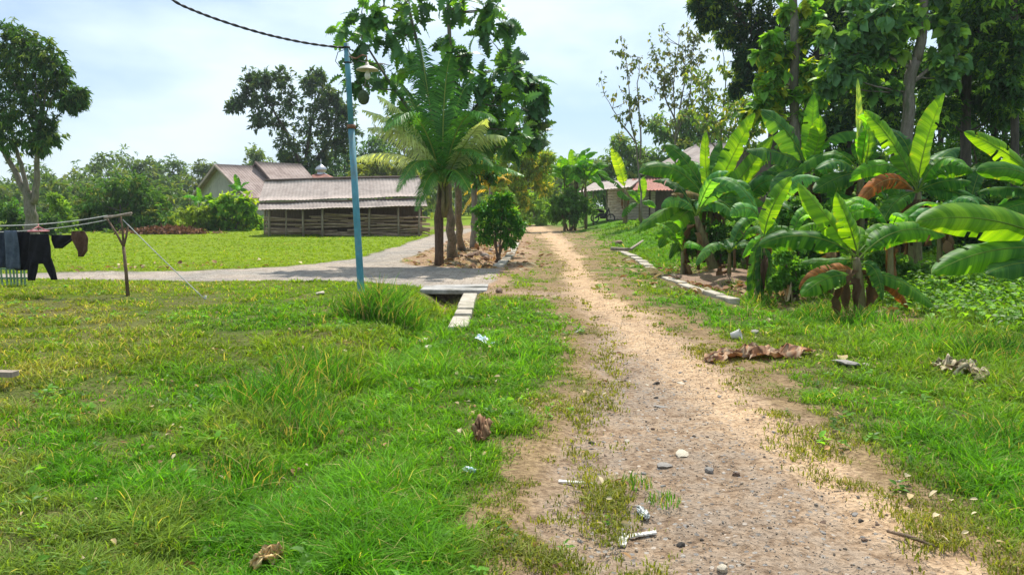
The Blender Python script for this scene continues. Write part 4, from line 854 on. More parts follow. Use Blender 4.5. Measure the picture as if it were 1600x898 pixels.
def forest(label, px, d, seed, dens=62, colr=(.034, .085, .028), spread=75, top=-260, bottom=60, L_=.22, trunk_top=-150, rr_=.12, alt=((.16, .27, .045), .2), lean=0, n=18, name='forest_tree', T=T_LANCE, W_=.42):
    random.seed(seed); b = gb(px, d); cl = []
    for i in range(n):
        cl.append((px + lean * .5 + random.gauss(0, spread * .6), random.uniform(top, bottom), random.uniform(18, 34) * 20 / d))  # clumps carried above the frame so the unseen canopy blocks the sun
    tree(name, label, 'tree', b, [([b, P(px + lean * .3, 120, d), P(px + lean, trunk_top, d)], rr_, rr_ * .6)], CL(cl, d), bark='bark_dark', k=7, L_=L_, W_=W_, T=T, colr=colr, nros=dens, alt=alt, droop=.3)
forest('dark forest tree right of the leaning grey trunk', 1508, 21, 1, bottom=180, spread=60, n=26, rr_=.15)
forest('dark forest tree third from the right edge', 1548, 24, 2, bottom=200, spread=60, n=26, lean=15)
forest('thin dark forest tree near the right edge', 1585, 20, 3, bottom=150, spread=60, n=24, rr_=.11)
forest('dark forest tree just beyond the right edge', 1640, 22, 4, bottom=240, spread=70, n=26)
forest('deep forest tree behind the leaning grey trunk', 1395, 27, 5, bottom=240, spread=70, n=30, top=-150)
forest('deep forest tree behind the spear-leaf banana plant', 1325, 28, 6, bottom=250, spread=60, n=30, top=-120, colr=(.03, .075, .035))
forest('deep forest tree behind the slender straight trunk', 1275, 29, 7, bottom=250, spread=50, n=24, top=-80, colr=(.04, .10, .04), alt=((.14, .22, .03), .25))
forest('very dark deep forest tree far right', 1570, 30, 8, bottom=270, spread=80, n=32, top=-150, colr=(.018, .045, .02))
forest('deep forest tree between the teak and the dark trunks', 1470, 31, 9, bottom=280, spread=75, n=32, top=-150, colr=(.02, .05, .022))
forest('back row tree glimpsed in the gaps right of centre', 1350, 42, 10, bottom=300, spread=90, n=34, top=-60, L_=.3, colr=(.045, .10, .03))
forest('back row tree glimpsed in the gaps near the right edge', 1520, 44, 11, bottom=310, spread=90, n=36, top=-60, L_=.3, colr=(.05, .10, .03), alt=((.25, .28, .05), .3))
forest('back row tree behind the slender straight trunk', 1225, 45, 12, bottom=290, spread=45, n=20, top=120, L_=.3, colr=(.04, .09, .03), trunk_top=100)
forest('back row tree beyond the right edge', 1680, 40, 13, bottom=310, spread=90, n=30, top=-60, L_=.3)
random.seed(99)
for lab, d, cl, cc, Tn, L_ in [
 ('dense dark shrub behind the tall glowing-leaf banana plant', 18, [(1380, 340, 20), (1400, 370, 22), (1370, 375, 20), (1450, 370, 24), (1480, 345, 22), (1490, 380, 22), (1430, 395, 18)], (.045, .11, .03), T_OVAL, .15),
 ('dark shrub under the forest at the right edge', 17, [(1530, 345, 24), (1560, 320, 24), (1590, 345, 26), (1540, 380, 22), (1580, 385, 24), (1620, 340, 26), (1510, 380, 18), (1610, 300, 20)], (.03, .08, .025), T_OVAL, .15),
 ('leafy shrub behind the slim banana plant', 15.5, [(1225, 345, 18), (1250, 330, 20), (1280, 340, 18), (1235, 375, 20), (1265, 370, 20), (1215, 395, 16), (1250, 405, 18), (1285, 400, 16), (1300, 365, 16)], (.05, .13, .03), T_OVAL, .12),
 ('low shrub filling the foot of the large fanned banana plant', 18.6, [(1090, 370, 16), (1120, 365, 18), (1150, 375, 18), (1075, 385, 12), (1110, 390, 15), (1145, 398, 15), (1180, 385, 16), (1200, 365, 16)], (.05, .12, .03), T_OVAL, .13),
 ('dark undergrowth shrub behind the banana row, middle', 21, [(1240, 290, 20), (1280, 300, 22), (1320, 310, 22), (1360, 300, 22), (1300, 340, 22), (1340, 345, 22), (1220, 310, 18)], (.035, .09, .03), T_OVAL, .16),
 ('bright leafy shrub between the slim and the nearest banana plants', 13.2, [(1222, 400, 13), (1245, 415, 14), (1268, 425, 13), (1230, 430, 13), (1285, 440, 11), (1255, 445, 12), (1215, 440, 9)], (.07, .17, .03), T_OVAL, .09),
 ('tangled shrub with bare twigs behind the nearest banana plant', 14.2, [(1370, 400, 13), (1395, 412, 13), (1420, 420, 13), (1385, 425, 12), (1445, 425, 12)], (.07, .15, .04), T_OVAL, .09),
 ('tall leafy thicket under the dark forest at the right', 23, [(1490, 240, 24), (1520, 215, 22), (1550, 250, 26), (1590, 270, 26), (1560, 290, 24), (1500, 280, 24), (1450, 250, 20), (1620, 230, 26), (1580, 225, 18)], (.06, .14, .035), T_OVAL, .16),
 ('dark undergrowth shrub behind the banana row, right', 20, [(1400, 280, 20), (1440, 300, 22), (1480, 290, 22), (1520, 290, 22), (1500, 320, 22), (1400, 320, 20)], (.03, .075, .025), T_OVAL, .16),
]:
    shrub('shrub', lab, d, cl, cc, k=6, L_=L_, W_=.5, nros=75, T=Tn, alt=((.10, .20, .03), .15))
# low creeping ground cover on the slope, right
N2 = 26000
x = RN.uniform(5.0, 12.5, N2); y = RN.uniform(7.5, 17, N2); k = RN.random(N2) < sm((x - 5.6 - .0 * y) / 1.2) * sm((y - 8) / 1.5); x, y = x[k], y[k]; z = terrain(x, y) + RN.uniform(.03, .30, len(x)) * fbm(x * 1.6, y * 1.6, 8, 3) * 1.6
mb = MB(); n = len(x); dr = RN.normal(0, 1, (n, 3)); dr[:, 2] = RN.normal(.1, .3, n)
cc = np.array([.085, .18, .025]) * RN.uniform(.5, 1.6, (n, 1)); put_leaves(mb, np.stack([x, y, z], 1), dr, RN.uniform(.06, .12, n), RN.uniform(.05, .09, n), T_OVAL, cc, .3)
tag(mb.build('creeper_cover', M['leaf'], smooth=False), 'low creeping weeds covering the slope under the forest', 'ground cover', kind='stuff')

# sparse saplings against the sky
def sapling(label, d, stems, leaf_n, L_, col, alt, r0=.07, extra=26, bark='bark'):
    b = Vector((P(stems[0][0][0], 340, d).x, d, 0)); b.z = t1(b.x, d); t = thing('sparse_tree', label, 'tree', b); tb = MB(); tips = []
    tb.tube([b, P(stems[0][0][0], stems[0][0][1], d)], [r0, r0 * .8], 6)
    for st in stems:
        pts = [P(px, py, d + random.uniform(-.5, .5)) for px, py in st]; q = []
        for i in range(len(pts) - 1): q += [pts[i].lerp(pts[i + 1], k / 4) for k in range(4)]
        q.append(pts[-1]); q = wob(q, .05); tb.tube(q, (r0 * .8, .015), 5); tips.append(q[-1])
        for _ in range(extra):
            p0 = q[random.randrange(len(q) // 4, len(q))]; e = p0 + Vector((random.gauss(0, .55), random.gauss(0, .5), random.uniform(.1, 1.0))) * random.uniform(.5, 1.3)
            limb_to(tb, p0, e, .022, .006, .1, 4, 4); tips.append(e); tips.append(p0.lerp(e, .6))
    tb.build('trunk', M[bark], t); lm = MB(); crown_leaves(lm, [(p.x, p.y, p.z, .24) for p in tips], k=3, L_=L_, W_=.55, T=T_OVAL, colr=col, nros=leaf_n, droop=.7, alt=alt); lm.build('crown', M['leaf'], t, smooth=False)
sapling('leftmost bare spindly tree with two thin stems and few leaves against the sky', 44, [[(1002, 300), (996, 240), (985, 185), (982, 130), (978, 85)], [(1000, 250), (1000, 190), (997, 130), (1000, 90)], [(995, 225), (970, 190), (945, 150)]], 1.6, .24, (.06, .09, .04), ((.12, .12, .05), .2), extra=9)
sapling('thin many-branched tree with sparse grey-green foliage, middle of the three', 46, [[(1055, 290), (1056, 200), (1052, 130), (1062, 50)], [(1056, 220), (1080, 140), (1085, 60)], [(1056, 190), (1035, 140), (1028, 95)], [(1056, 210), (1070, 130), (1072, 75)]], 1.4, .22, (.07, .10, .05), ((.13, .13, .06), .25), extra=24)
sapling('sparse tree with yellowing leaves right of the other two thin trees', 42, [[(1118, 280), (1128, 200), (1135, 120), (1125, 60)], [(1120, 220), (1100, 170), (1095, 120)], [(1128, 190), (1150, 150), (1155, 110)], [(1125, 240), (1105, 210), (1108, 140)]], 1.8, .24, (.10, .16, .045), ((.2, .22, .05), .25), extra=22)
sapling('low sparse leafy tree above the large shack roof', 38, [[(1165, 290), (1160, 230), (1150, 180), (1170, 150)], [(1160, 250), (1180, 200), (1195, 170)], [(1160, 240), (1135, 210), (1120, 190)]], 3.5, .24, (.09, .16, .04), ((.3, .3, .04), .2), extra=20)

# ------------------------------------------------------------------ buildings
def sheet(mb, p00, p10, p11, p01, waves=0, amp=.03, th=.03, jit=0):
    """p00->p10 runs along the eave, p00->p01 up the slope; corrugation runs up the slope"""
    p00, p10, p11, p01 = map(Vector, (p00, p10, p11, p01)); nu = max(2, waves * 4 + 1); nv = 6
    nn = (p10 - p00).cross(p01 - p00).normalized(); X = []
    for i in range(nu):
        u = i / (nu - 1)
        for j in range(nv):
            v = j / (nv - 1); p = p00.lerp(p10, u).lerp(p01.lerp(p11, u), v); X.append(list(p + nn * (amp * math.sin(2 * PI * waves * u) if waves else 0) + Vector((0, 0, jit * math.sin(u * 17 + v * 3)))))
    mb.grid(np.array(X), nu, nv, thick=th)
# woodshed
d = 41
def Z(px, py, dd=0): return P(px, py, d + dd)
t = thing('woodshed', 'long low open shed with rusty grey sheet roof and a wall of stacked branches', 'shed', (Z(535, 368).x, d, 0))
mb = MB(); sheet(mb, Z(404, 314, -.45), Z(664, 306, -.45), Z(656, 277, 1.7), Z(414, 283, 1.7), 46, .012, .02, .02)
sheet(mb, Z(656, 277, 1.7), Z(414, 283, 1.7), Z(414, 283, 1.7) + Vector((-.2, 2.2, -1.1)), Z(656, 277, 1.7) + Vector((.2, 2.2, -1.1)), 30, .025, .025, .02) if False else None
rf = mb.build('roof', M['roof_sheet'], t)
mb = MB(); A_, B_ = Z(414, 283, 1.7), Z(656, 277, 1.7); A2 = A_ + Vector((-.1, 2.3, -1.0)); B2 = B_ + Vector((.1, 2.3, -1.0)); sheet(mb, B2, A2, A_, B_, 30, .025, .025); mb.build('rear_roof', M['roof_sheet'], t)
mb = MB(); sheet(mb, Z(403, 328, -1.1), Z(668, 321, -1.1), Z(664, 309, -.45), Z(405, 317, -.45), 46, .012, .02, .02); mb.build('eave_roof', M['roof_sheet'], t)
mb = MB(); mb.tube([A_ + Vector((0, 0, .03)), A_.lerp(B_, .5) + Vector((0, 0, .06)), B_ + Vector((0, 0, .03))], .07, 8); mb.build('ridge_cap', M['ridge'], t)
mb = MB(); mb.beam(Z(405, 318, -.55), Z(664, 310, -.55), .06, .09); mb.beam(Z(408, 328, -.9), Z(664, 322, -.9), .08, .08); mb.build('beam', M['ridge'], t)
for px in (421, 447, 474, 504, 577, 623, 655):
    a = Z(px, 368, -.5); a.z = t1(a.x, a.y) - .05; b = Z(px + random.uniform(-1, 1), 320, -.5); mb = MB(); mb.tube(wob([a, a.lerp(b, .5), b], .02), random.uniform(.04, .07), 7); mb.build('post', M['wood_grey'], t)
for px in (414, 655):
    a = Z(px, 368, 1.7); a.z = 0; mb = MB(); mb.tube([a, Z(px, 283, 1.7)], .07, 7); mb.build('post', M['wood_grey'], t)
mb = MB()
for i in range(15):
    yy = 366 - i * 2.3; x0 = 418; 
    while x0 < 664:
        ln = random.uniform(45, 95); x1 = min(668, x0 + ln)
        if random.random() < .88 and yy > (338 if x0 < 480 else 333):
            dz = random.uniform(-.12, .22); a = Z(x0 - 4, yy + random.uniform(-3.6, 3.6), -.3 + dz); b = Z(x1 + 4, min(367, yy + random.uniform(-4.5, 4.5)), -.3 + dz + random.uniform(-.06, .06))
            mb.tube(wob([a, a.lerp(b, .33), a.lerp(b, .66), b], .03), random.uniform(.025, .07), 6)
        x0 = x1 + random.uniform(-6, 3)
mb.build('branch_wall', M['stick'], t)
mb = MB(); a = Z(418, 368, 2.2); b = Z(660, 368, 2.2); a.z = 0; b.z = 0; mb.box((a + b) / 2 + Vector((0, 0, .85)), ((b - a).length, .06, 1.7)); mb.build('back_wall', M['wall_dark'], t, smooth=False)
# grey house
def house(name, label, origin, rz, w, l, eave, ridge, wallm, roofm, over=.5, waves=20, cat='house'):
    t = thing(name, label, cat, origin); Mx = Matrix.Translation(origin) @ Matrix.Rotation(rz, 4, 'Z')
    mb = MB(Mx); h = w / 2
    v = [(-h, 0, 0), (h, 0, 0), (h, l, 0), (-h, l, 0), (-h, 0, eave), (h, 0, eave), (h, l, eave), (-h, l, eave), (0, 0, ridge), (0, l, ridge)]
    mb.add(v, [[(0, 1, 5, 4), (2, 3, 7, 6), (1, 2, 6, 5), (3, 0, 4, 7)], [(4, 5, 8), (6, 7, 9)]]); mb.build('wall', M[wallm], t, smooth=False)
    sl = (ridge - eave) / h; rb = MB(Mx); e = h + over
    sheet(rb, (e, -over, ridge - sl * e + .06), (e, l + over, ridge - sl * e + .06), (0, l + over, ridge + .06), (0, -over, ridge + .06), waves, .025, .05)
    sheet(rb, (-e, l + over, ridge - sl * e + .06), (-e, -over, ridge - sl * e + .06), (0, -over, ridge + .06), (0, l + over, ridge + .06), waves, .025, .05)
    rb.build('roof', M[roofm], t)
    bb = MB(Mx)
    for s_ in (-1, 1): bb.beam((s_ * e, -over, ridge - sl * e - .05), (0, -over, ridge - .05), .05, .2)
    bb.build('barge_board', M['wood_grey'], t); return t, Mx
o = P(349, 350, 60); o.z = t1(o.x, 60) - .1
t, Mx = house('grey_house', 'grey plastered house with brown gable roof half hidden by shrubs', o, math.radians(-42), 8.2, 3.8, 2.5, 4.85, 'wall_grey', 'roof_brown')
mb = MB(Mx); mb.box((1.2, -.03, 1.5), (.9, .05, 1.1)); mb.build('window', M['wall_dark'], t, smooth=False)
mb = MB(Mx); hh_ = 5.2; sheet(mb, (4.6, 2.6, 2.45), (4.6, 6.8, 2.45), (.6, 6.8, hh_), (.6, 2.6, hh_), 14, .015, .05); sheet(mb, (-3.4, 6.8, 2.45), (-3.4, 2.6, 2.45), (.6, 2.6, hh_), (.6, 6.8, hh_), 14, .015, .05); mb.build('upper_roof', M['roof_brown'], t)
mb = MB(Mx); mb.beam((4.6, 2.57, 2.4), (.6, 2.57, hh_ - .05), .06, .22); mb.build('barge_board', M['ridge'], t)
# prayer house roof with dome
c0 = P(504, 350, 66); c0.z = t1(c0.x, 66); zt = P(504, 268, 66).z; ze = P(504, 290, 66).z
t = thing('prayer_house', 'small red pyramid roof topped by a silver onion dome behind the shed', 'building', c0)
mb = MB(); mb.box((c0.x, c0.y, (c0.z + ze) / 2), (3.6, 3.6, ze - c0.z)); mb.build('wall', M['wall_grey'], t, smooth=False)
mb = MB(); e = 2.3; v = [(c0.x - e, c0.y - e, ze), (c0.x + e, c0.y - e, ze), (c0.x + e, c0.y + e, ze), (c0.x - e, c0.y + e, ze), (c0.x, c0.y, zt)]; mb.add(v, [[(0, 1, 4), (1, 2, 4), (2, 3, 4), (3, 0, 4)], [(3, 2, 1, 0)]]); rf = mb.build('roof', M['roof_red'], t, smooth=False)
mb = MB(); mb.lathe((c0.x, c0.y, zt - .35), [(.5, 0), (.5, .15), (.36, .2), (.32, .27), (.46, .4), (.5, .55), (.4, .72), (.2, .86), (.06, .95), (.035, 1.12), (.09, 1.18), (.03, 1.26), (.01, 1.4)], 18); mb.build('dome', M['silver'], rf)
# shack on the right with porch
d = 54; gz_ = t1(P(960, 340, d).x, d)
def Q(px, py, dd=0): return P(px, py, d + dd)
t = thing('wooden_shack', 'pale board shack with an open porch roof left of the banana row', 'house', (Q(980, 340).x, d, gz_))
def wallseg(mb, pa, pb, z0, z1, th=.08):
    a = Vector((pa.x, pa.y, z0)); b = Vector((pb.x, pb.y, z0)); dv = b - a; c_ = (a + b) / 2 + Vector((0, 0, (z1 - z0) / 2)); mb.box(c_, (dv.length, th, z1 - z0), dv.to_track_quat('X', 'Z').to_matrix())
def siding(mb, pa, pb, z0, z1, n):
    for i in range(n):
        za = z0 + (z1 - z0) * i / n; zb = z0 + (z1 - z0) * (i + .9) / n; wallseg(mb, pa, pb, za, zb, .07 + .03 * (i % 2))
zE = Q(960, 292).z
mb = MB(); siding(mb, Q(950, 340, 3), Q(981, 340, 0), gz_, zE, 11); siding(mb, Q(981, 340, 0), Q(1013, 340, .8), gz_, zE, 11); mb.build('wall', M['wood_pale'], t, smooth=False)
mb = MB(); wallseg(mb, Q(1013, 340, .85), Q(1060, 340, 1.2), gz_, zE); wallseg(mb, Q(950, 340, 3.1), Q(1060, 340, 5), gz_, zE); mb.build('side_wall', M['wall_dark'], t, smooth=False)  # dark material paints the shadow on this wall under the tile roof
mb = MB(); wallseg(mb, Q(1016, 340, .7), Q(1023, 340, .75), gz_, zE - .3, .1); mb.build('door', M['wood_pale'], t, smooth=False)
mb = MB(); sheet(mb, Q(903, 300, -1.2), Q(985, 292, -2.2), Q(1002, 278, 2.5), Q(930, 284, 4), 16, .02, .04); mb.build('porch_roof', M['roof_sheet'], t)
mb = MB(); sheet(mb, Q(988, 297, -1.5), Q(1052, 297, -1.2), Q(1045, 279, 2), Q(988, 279, 2), 12, .03, .05); mb.build('tile_roof', M['roof_red'], t)
for px, dd in ((917, -.8), (927, -1), (948, -.2), (913, 2.5), (978, -1.8)):
    a = Q(px, 343, dd); a.z = t1(a.x, a.y) - .05; b = Q(px, 296, dd); mb = MB(); mb.tube([a, b], .055, 6); mb.build('post', M['wood_grey'], t)
mb = MB()
for zz in (.45, .75): a = Q(917, 340, -.8); b = Q(948, 340, -.2); a.z = b.z = gz_ + zz; mb.beam(a, b, .05, .07)
a = Q(935, 340, .2); mb.box((a.x, a.y, gz_ + .45), (1.6, .6, .05)); mb.build('bench', M['wood_grey'], t, smooth=False)
# motorbike-like dark cart under the porch
a = Q(942, 340, -1.1); zb = t1(a.x, a.y)
t2 = thing('parked_motorcycle', 'dark motorcycle parked under the porch of the pale board shack', 'motorcycle', (a.x, a.y, zb))
for dx in (-.55, .55):
    mb = MB(); pts = [(a.x + dx + .27 * math.cos(q), a.y, zb + .3 + .27 * math.sin(q)) for q in np.linspace(0, 2 * PI, 17)]; mb.tube(pts, .05, 6, caps=False); w_ = mb.build('wheel', M['black_metal'], t2)
    mb = MB()
    for q in np.linspace(0, PI, 5)[:-1]: mb.tube([(a.x + dx - .25 * math.cos(q), a.y, zb + .3 - .25 * math.sin(q)), (a.x + dx + .25 * math.cos(q), a.y, zb + .3 + .25 * math.sin(q))], .008, 4)
    mb.build('spokes', M['silver'], w_)
mb = MB(); mb.tube([(a.x - .55, a.y, zb + .3), (a.x - .2, a.y, zb + .55), (a.x + .2, a.y, zb + .55), (a.x + .42, a.y, zb + .95)], [.05, .12, .13, .05], 8); mb.tube([(a.x + .55, a.y, zb + .3), (a.x + .40, a.y, zb + .98)], .035, 6); mb.box((a.x, a.y, zb + .42), (.4, .2, .3)); mb.build('body', M['black_metal'], t2)
mb = MB(); mb.tube([(a.x - .6, a.y, zb + .8), (a.x - .3, a.y, zb + .8), (a.x + .1, a.y, zb + .74)], [.08, .11, .08], 8); mb.build('saddle', M['black_cloth'], t2)
mb = MB(); mb.tube([(a.x + .3, a.y - .33, zb + 1.02), (a.x + .42, a.y, zb + 1.0), (a.x + .3, a.y + .33, zb + 1.02)], .02, 6); mb.build('handlebar', M['black_metal'], t2)
# large barn-like house behind the bananas
d2 = 56; zg = t1(P(1120, 340, d2).x, d2)
def Q2(px, py, dd=0): return P(px, py, d2 + dd)
t = thing('timber_house', 'larger timber house with a taupe roof rising behind the fanned banana plant', 'house', (Q2(1110, 340).x, d2, zg))
mb = MB(); sheet(mb, Q2(1000, 272, 5), Q2(1070, 272, -2), Q2(1150, 224, -.5), Q2(1090, 224, 6.5), 22, .03, .05); mb.build('roof', M['roof_sheet'], t)
mb = MB(); sheet(mb, Q2(1238, 268, 0), Q2(1200, 268, 7), Q2(1090, 224, 6.5), Q2(1150, 224, -.5), 22, .03, .05); mb.build('right_roof', M['roof_sheet'], t)
mb = MB(); c1, c2, c3 = Q2(1078, 270, -1.6), Q2(1225, 266, .2), Q2(1150, 227, -.1)
v = [(c1.x, c1.y, zg), (c2.x, c2.y, zg), tuple(c2), tuple(c1), tuple(c3)]; mb.add(v, [[(0, 1, 2, 3)], [(3, 2, 4)]]); e1 = Q2(1010, 270, 5.2)
mb.add([(e1.x, e1.y, zg), (c1.x, c1.y, zg), tuple(c1), tuple(e1)], [[(0, 1, 2, 3)]]); mb.build('wall', M['wall_dark'], t, smooth=False)
mb = MB(); sheet(mb, Q2(1195, 290, -4), Q2(1250, 286, -4), Q2(1245, 268, -2), Q2(1200, 270, -2), 10, .03, .05); mb.build('lean_to_roof', M['roof_orange'], t)
for px in (1198, 1247):
    a = Q2(px, 290, -3.8); mb = MB(); mb.tube([(a.x, a.y, t1(a.x, a.y)), tuple(a)], .06, 6); mb.build('post', M['wood_grey'], t)
# roof at far right
d3 = 36; a = P(1645, 300, d3); zg = t1(a.x, d3); a.z = zg
t, Mx = house('red_roof_house', 'small house with an orange tiled roof glimpsed at the right edge of the forest', a, math.radians(-25), 3.0, 5, P(1600, 240, d3).z - zg - .2, P(1590, 205, d3).z - zg, 'wood_pale', 'roof_orange')

# ------------------------------------------------------------------ lamp post with cable
bp = G(566, 484); dp = bp.y
tp = P(541, 68, dp)
t = thing('lamp_post', 'slim faded blue lamp post leaning left with a dish-shaped lamp shade', 'lamp post', bp)
mb = MB(); pts = [bp.lerp(tp, q) for q in (-.02, 0, .35, .695)]; mb.tube(pts, [.056, .056, .053, .05], 16); mb.build('lower_pole', M['pole_blue'], t)
mb = MB(); pts = [bp.lerp(tp, q) for q in (.68, .85, 1.0)]; mb.tube(pts, [.044, .042, .04], 16); mb.build('upper_pole', M['pole_blue'], t)
mb = MB(); q = bp.lerp(tp, .695); mb.tube([q - Vector((0, 0, .03)), q + Vector((0, 0, .03))], .066, 16); mb.build('joint_band', M['rust'], t)
mb = MB(); q = bp.lerp(tp, .985); mb.tube([q - Vector((.0, 0, .012)), q + Vector((0, 0, .012))], .056, 16); q = bp.lerp(tp, .93); mb.tube([q - Vector((.0, 0, .01)), q + Vector((0, 0, .01))], .055, 16); mb.build('clamp', M['cable'], t)
hd = P(574, 108, dp - .15)
mb = MB(); mb.tube([bp.lerp(tp, .955), P(556, 92, dp - .05), P(566, 86, dp - .12), P(573, 88, dp - .15), P(573, 100, dp - .15)], .011, 8); mb.build('arm', M['rust'], t)
mb = MB(); mb.lathe(hd, [(.02, .10), (.03, .06), (.05, .045), (.10, .03), (.165, -.01), (.17, -.02), (.15, -.02), (.09, .01), (.03, .02)], 28); sh = mb.build('lamp_shade', M['shade'], t)
mb = MB(); mb.lathe(hd, [(.022, .01), (.024, -.03), (.03, -.05), (.045, -.09), (.042, -.13), (.02, -.155), (.004, -.16)], 16); mb.build('bulb', M['bulb'], sh)
mb = MB(); mb.tube([tp + Vector((0, 0, -.08)), P(528, 82, dp), P(524, 96, dp), P(532, 106, dp), P(543, 100, dp)], .006, 5); mb.tube([tp + Vector((.03, -.05, -.1)), P(553, 100, dp - .06), P(560, 95, dp - .1), P(573, 98, dp - .15)], .006, 5); mb.build('wire', M['cable'], t)
ct = [P(265, 0, dp - 2.4), P(300, 16, dp - 2.1), P(345, 33, dp - 1.8), P(400, 50, dp - 1.4), P(440, 60, dp - 1.0), P(490, 70, dp - .4), P(538, 75, dp)]
dv = (ct[0] - ct[1]); pre = [ct[0] + dv * 8 + Vector((0, 0, 2.2)), ct[0] + dv * 4 + Vector((0, 0, .75)), ct[0] + dv * 2 + Vector((0, 0, .22))]
cp = pre + ct; fine = []
for i in range(len(cp) - 1): fine += [cp[i].lerp(cp[i + 1], k / 12) for k in range(12)]
fine.append(cp[-1]); fine = [sum((fine[max(0, min(len(fine) - 1, i + k))] for k in (-6, -4, -2, 0, 2, 4, 6)), Vector()) / 7 if 6 < i < len(fine) - 6 else fine[i] for i in range(len(fine))]
mb = MB()
for ph in (0, PI):
    mb.tube([p + Vector((0, math.cos(i * .9 + ph), math.sin(i * .9 + ph))) * .009 for i, p in enumerate(fine)], .011, 6)
tag(mb.build('power_cable', M['cable'], loc=tp), 'twisted black power cable sagging from the upper left to the lamp post top', 'cable')

# ------------------------------------------------------------------ clothes line
b = G(200, 462); d = b.y
t = thing('clothes_line', 'forked brown wooden post holding a crossbar, lines and a white guy rope', 'clothes line', b)
mb = MB(); fk = P(193, 385, d); mb.tube([b + Vector((0, 0, -.05)), P(197, 425, d), fk], [.034, .03, .028], 8); mb.build('post', M['bark_brown'], t)
for tx, ty in ((167, 341), (188, 334), (200, 352)):
    mb = MB(); mb.tube(wob([fk, fk.lerp(P(tx, ty, d), .5), P(tx, ty, d)], .01), [.026, .018], 6) if False else mb.tube([fk, P((tx + 193) / 2 + 1, (ty + 385) / 2, d), P(tx, ty, d)], [.022, .018, .014], 7); mb.build('fork_arm', M['bark_brown'], t)
mb = MB(); mb.tube([P(163, 341, d - .05), P(206, 333, d - .05)], .022, 7); mb.tube([P(163, 338, d + .05), P(205, 336, d + .05)], .014, 7); mb.build('crossbar', M['wood_grey'], t)
mb = MB(); mb.tube(bez(P(-260, 335, d), P(0, 370, d), P(168, 337, d), 24), .010, 5); mb.tube(bez(P(-260, 350, d + .2), P(0, 380, d), P(170, 343, d), 24), .008, 5); mb.build('line', M['rope'], t)
ge = G(320, 467); mb = MB(); mb.tube(bez(P(192, 343, d), P(250, 402, (d + ge.y) / 2), ge, 12), .009, 5); mb.tube([ge + Vector((0, 0, -.05)), ge + Vector((.02, 0, .06))], .018, 6); mb.build('guy_rope', M['rope'], t)
bL = P(-260, 460, d); bL.z = t1(bL.x, d); mb = MB(); mb.tube([bL, P(-260, 335, d)], .045, 8); mb.build('post', M['bark_brown'], t)
def cloth_loft(mb, rows, fold=.028, nseg=30, seed=0, col=(.1,) * 3):
    """rows: (centre, half width vector, thickness)"""
    V = []
    for i, (c_, hw, th) in enumerate(rows):
        hv = Vector(hw); dv = Vector((0, 1, 0))
        for k in range(nseg):
            a = 2 * PI * k / nseg; q = c_ + hv * math.cos(a) + dv * (th * math.sin(a) + fold * math.sin(a * 5 + i * .35 + seed) * abs(math.sin(a)))
            V.append(list(q))
    n = len(rows); j = np.arange(nseg); j2 = (j + 1) % nseg
    F = np.concatenate([np.stack([i * nseg + j, i * nseg + j2, (i + 1) * nseg + j2, (i + 1) * nseg + j], 1) for i in range(n - 1)])
    mb.add(V, [F, [tuple(j[::-1])], [tuple((n - 1) * nseg + j)]], col)
def garment(name, label, m, edges, dz=0, th=.03, seed=0, extra=None, cat='clothing'):
    """edges list of (y, xl, xr) in photo rows"""
    mb = MB(); rows = []
    ys = [e[0] for e in edges]; 
    for yy in np.linspace(ys[0], ys[-1], 14):
        xl = np.interp(yy, ys, [e[1] for e in edges]); xr = np.interp(yy, ys, [e[2] for e in edges]); a = P(xl, yy, d + dz); b_ = P(xr, yy, d + dz)
        rows.append(((a + b_) / 2, (b_ - a) / 2, th * (.35 + .65 * min(1, (yy - ys[0]) / 8))))
    cloth_loft(mb, rows, seed=seed)
    if extra:
        for ed in extra:
            rows = []; ys = [e[0] for e in ed]
            for yy in np.linspace(ys[0], ys[-1], 10):
                xl = np.interp(yy, ys, [e[1] for e in ed]); xr = np.interp(yy, ys, [e[2] for e in ed]); a = P(xl, yy, d + dz); b_ = P(xr, yy, d + dz); rows.append(((a + b_) / 2, (b_ - a) / 2, th))
            cloth_loft(mb, rows, seed=seed + 2)
    o = mb.build(name, M[m], loc=P((edges[0][1] + edges[0][2]) / 2, edges[0][0], d + dz)); return tag(o, label, cat, 'washing on the clothes line')
garment('hanging_shirt', 'dark navy shirt at the left end of the clothes line', 'navy_cloth', [(360, -12, 10), (368, -14, 14), (400, -10, 14), (418, -8, 12)], .08, seed=1)
garment('hanging_jeans', 'dark grey-blue jeans hanging between the navy shirt and the black top', 'denim', [(360, 6, 26), (385, 8, 30), (420, 10, 32)], -.05, seed=2)
garment('hanging_shirt', 'black top hanging directly left of the black trousers', 'black_cloth', [(362, 22, 46), (380, 22, 50), (415, 20, 46), (422, 24, 42)], .05, seed=3)
tr = garment('hanging_trousers', 'black trousers hung by the waist from a pink round hanger', 'black_cloth', [(366, 46, 76), (385, 45, 79), (412, 44, 80)], -.1, seed=4, extra=[[(405, 44, 61), (425, 43, 58), (438, 43, 55)], [(403, 63, 80), (420, 72, 86), (437, 80, 90)]])
garment('hanging_shirt', 'black cloth pegged right of the trousers', 'black_cloth', [(367, 80, 117), (373, 80, 117), (380, 82, 108), (388, 85, 98)], .0, seed=5)
garment('hanging_shirt', 'small brown and black shirt nearest the forked post', 'brown_cloth', [(361, 112, 132), (372, 111, 138), (384, 117, 137), (392, 121, 137), (401, 123, 130)], -.08, seed=6)
c0 = P(60, 361, d - .1); mb = MB(); mb.tube([c0 + Vector((.16 * math.cos(q), .16 * math.sin(q), 0)) for q in np.linspace(0, 2 * PI, 20)], .014, 6, caps=False)
for q in (0, 2.1, 4.2): mb.tube([c0 + Vector((.16 * math.cos(q), .16 * math.sin(q), 0)), P(60, 354, d - .05)], .009, 5)
